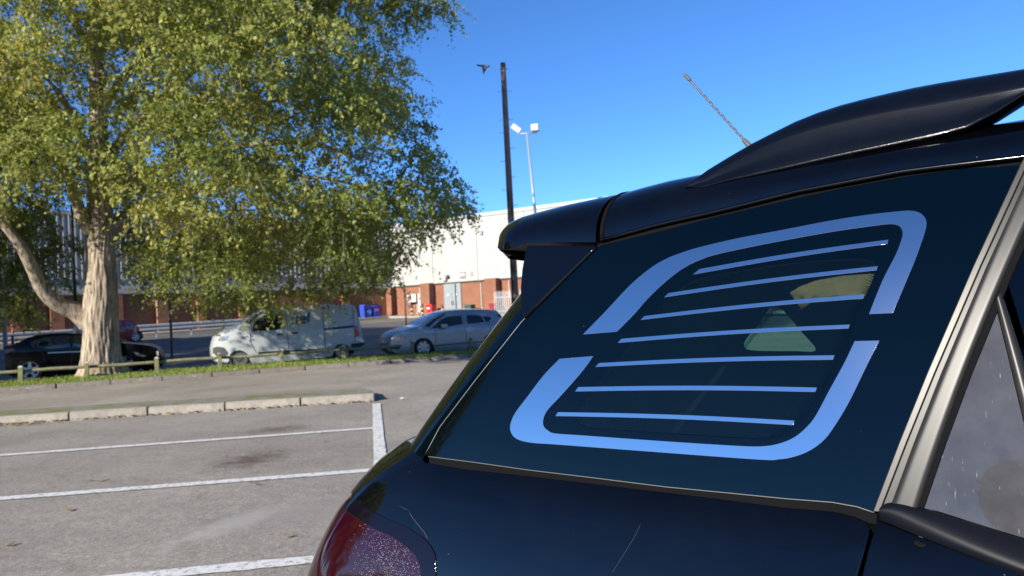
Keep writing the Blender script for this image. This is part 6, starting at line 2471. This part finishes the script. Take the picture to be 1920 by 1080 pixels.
# ---- who is taking the picture: shows only as a reflection in the door pane
def reflected(px, py):
    u, z = SG.par(px, py)
    p = CARM @ SG.ev(u, z)
    n = CARM.to_3x3() @ SG.normal(u, z)
    d = (p - CAM).normalized()
    return p, d - n * (2 * d.dot(n))
rp, rd = reflected(1908, 945)
hc = rp + rd * ((rp.y + .16) / -rd.y)          # where the mirrored head must stand
print('head', hc)
def photographer():
    M_JKT = mat('navy_jacket', (.02, .022, .03), .85, var=.2, scale=30)
    M_SKIN = mat('skin', (.42, .26, .19), .55)
    M_HAIR = mat('dark_hair', (.025, .018, .013), .7, var=.3, scale=60)
    H = hc.z
    t = thing('person', 'person in a dark jacket holding up a phone, mirrored in the door pane', 'person', (hc.x, hc.y, 0))
    def skin(name, verts, edges, radii, m, parent, root=0, sub=2):
        me = bpy.data.meshes.new(name)
        me.from_pydata(verts, edges, [])
        o = bpy.data.objects.new(name, me)
        link(o, parent)
        md = o.modifiers.new('skin', 'SKIN')
        for i, r in enumerate(radii):
            me.skin_vertices[0].data[i].radius = (r, r) if not isinstance(r, tuple) else r
            me.skin_vertices[0].data[i].use_root = i == root
        sb = o.modifiers.new('sub', 'SUBSURF')
        sb.levels = sb.render_levels = sub
        md.use_smooth_shade = True
        me.materials.append(m)
        return o
    ph = Vector((0.03, -.028, H0 - .02)) - Vector((hc.x, hc.y, 0))        # phone, just behind the lens
    sh, nk, pel = H - .24, H - .14, H - .75
    V = [(0, 0, pel), (0, .01, pel + .2), (0, .01, sh - .06), (0, 0, nk), (0, .005, nk + .06),
         (-.17, 0, sh - .02), (-.22, .06, sh - .27), (ph.x - .07, ph.y - .10, ph.z - .10), (ph.x - .05, ph.y - .045, ph.z - .03),
         (.17, 0, sh - .02), (.23, .03, sh - .25), (ph.x + .06, ph.y - .12, ph.z - .12), (ph.x + .05, ph.y - .045, ph.z - .03),
         (-.10, 0, pel - .06), (-.11, .02, pel * .52), (-.11, -.02, .09), (-.11, .10, .04),
         (.10, 0, pel - .06), (.11, .02, pel * .52), (.11, -.02, .09), (.11, .10, .04)]
    E = [(0, 1), (1, 2), (2, 3), (3, 4), (2, 5), (5, 6), (6, 7), (7, 8), (2, 9), (9, 10), (10, 11), (11, 12), (0, 13), (13, 14), (14, 15), (15, 16), (0, 17), (17, 18), (18, 19), (19, 20)]
    R = [(.15, .11), (.15, .11), (.15, .10), .062, .06, .075, .052, .036, .034, .075, .052, .036, .034, .085, .06, .045, .04, .085, .06, .045, .04]
    skin('clothes', V, E, R, M_JKT, t)
    # head with face
    bm = bmesh.new()
    bmesh.ops.create_uvsphere(bm, u_segments=24, v_segments=18, radius=1)
    for v in bm.verts:
        x, y, z = v.co
        f = 1 - .22 * max(0, -z) ** 1.4
        nose = .20 * math.exp(-((x / .16) ** 2 + ((z + .12) / .22) ** 2)) * (1 if y > .5 else 0)
        eye = -.05 * math.exp(-(((abs(x) - .36) / .16) ** 2 + ((z - .08) / .12) ** 2)) * (1 if y > .5 else 0)
        lip = .03 * math.exp(-((x / .26) ** 2 + ((z + .48) / .07) ** 2)) * (1 if y > .3 else 0)
        v.co = Vector((x * .077 * f, (y * .095 + (nose + eye + lip) * .1) * (.92 if z < -.5 else 1), z * .118))
    me = bpy.data.meshes.new('head'); bm.to_mesh(me); bm.free()
    me.polygons.foreach_set('use_smooth', [True] * len(me.polygons))
    me.materials.append(M_SKIN)
    hd = bpy.data.objects.new('head', me)
    link(hd, t); hd.location = (0, .01, H)
    for sx in (-1, 1):
        MB().tube([(sx * .074, -.01, -.03), (sx * .084, -.012, 0), (sx * .078, -.012, .03)], [.008, .013, .010], 8).obj('ear', M_SKIN, hd, True)
        MB().tube([(sx * .028, .082, .010), (sx * .028, .093, .010)], [.012, .009], 10).obj('eye', mat('eye_dark', (.05, .04, .035), .2), hd, True)
    bm = bmesh.new()
    bmesh.ops.create_uvsphere(bm, u_segments=24, v_segments=16, radius=1)
    for v in bm.verts:
        x, y, z = v.co
        n = 1 + .05 * math.sin(x * 9 + z * 7) * math.cos(y * 8)
        lowv = -.55 if y < .1 else .35
        v.co = Vector((x * .088 * n, (y * .104 - .008) * n, max(z, lowv) * .128 * n + .012))
    me = bpy.data.meshes.new('hair'); bm.to_mesh(me); bm.free()
    me.polygons.foreach_set('use_smooth', [True] * len(me.polygons))
    me.materials.append(M_HAIR)
    hr = bpy.data.objects.new('hair', me)
    link(hr, hd)
    # hands closed round the phone
    for sx in (-1, 1):
        base = Vector((ph.x + sx * .052, ph.y - .035, ph.z - .02))
        hv, he, hrad = [base + Vector((0, -.02, -.02)), base + Vector((sx * .004, 0, .01)), base + Vector((sx * .012, .008, .03))], [(0, 1), (1, 2)], [.026, .024, .02]
        for k in range(4):
            z = .035 - .019 * k
            L = [1, 1.12, 1.05, .85][k]
            i0 = len(hv)
            hv += [base + Vector((sx * .022, .010, z)), base + Vector((sx * .020, .026 , z + .004)), base + Vector((sx * .003 * L, .030, z + .006)), base + Vector((-sx * .014 * L, .029, z + .006))]
            he += [(1, i0), (i0, i0 + 1), (i0 + 1, i0 + 2), (i0 + 2, i0 + 3)]
            hrad += [.010, .0085, .0085, .008]
        i0 = len(hv)
        hv += [base + Vector((-sx * .012, -.012, .02)), base + Vector((-sx * .026, -.012, .038)), base + Vector((-sx * .034, -.008, .05))]
        he += [(1, i0), (i0, i0 + 1), (i0 + 1, i0 + 2)]
        hrad += [.012, .010, .009]
        # keep every finger behind the lens
        hv = [Vector((p.x, min(p.y, ph.y + .004), p.z)) for p in hv]
        skin('hand', [tuple(p) for p in hv], he, hrad, M_SKIN, t, 0, 1)
    pho = MB().box((0, 0, 0), (.148, .008, .072), bev=.003).obj('phone', mat('phone_black', (.01, .01, .012), .2))
    pho.location = (.03, -.030, H0 - .012)
    tag(pho, 'black phone held up sideways by the mirrored person', 'phone')
photographer()

# ---- scratches and a chip in the paint
M_SCR = mat('scratched_lacquer', (.022, .022, .024), .6)
for pts, r in [([(766, 958), (772, 968), (784, 984), (796, 998), (803, 1012)], .0009), ([(748, 948), (756, 952), (766, 957)], .0004), ([(1203, 980), (1188, 1010), (1168, 1042), (1146, 1077)], .0003), ([(1235, 985), (1237, 988)], .0006), ([(1075, 1002), (1078, 1001)], .0007)]:
    v_ = [SB.ev(*p) + SB.normal(*p) * .0001 for p in up(pts, SB, 8)]
    MB().tube(v_, [r * (.25 if i in (0, len(v_) - 1) else 1) for i in range(len(v_))], 5).obj('scratch', M_SCR, car, True)
ch = up(catmull([(1718, 1014), (1725, 1018), (1736, 1022), (1733, 1027), (1722, 1025), (1714, 1019)], 3, closed=True), SB, 4)
patch('paint_chip', ch, SB, .0015, .001, M_SEAL, car, .01, edge=.0002)
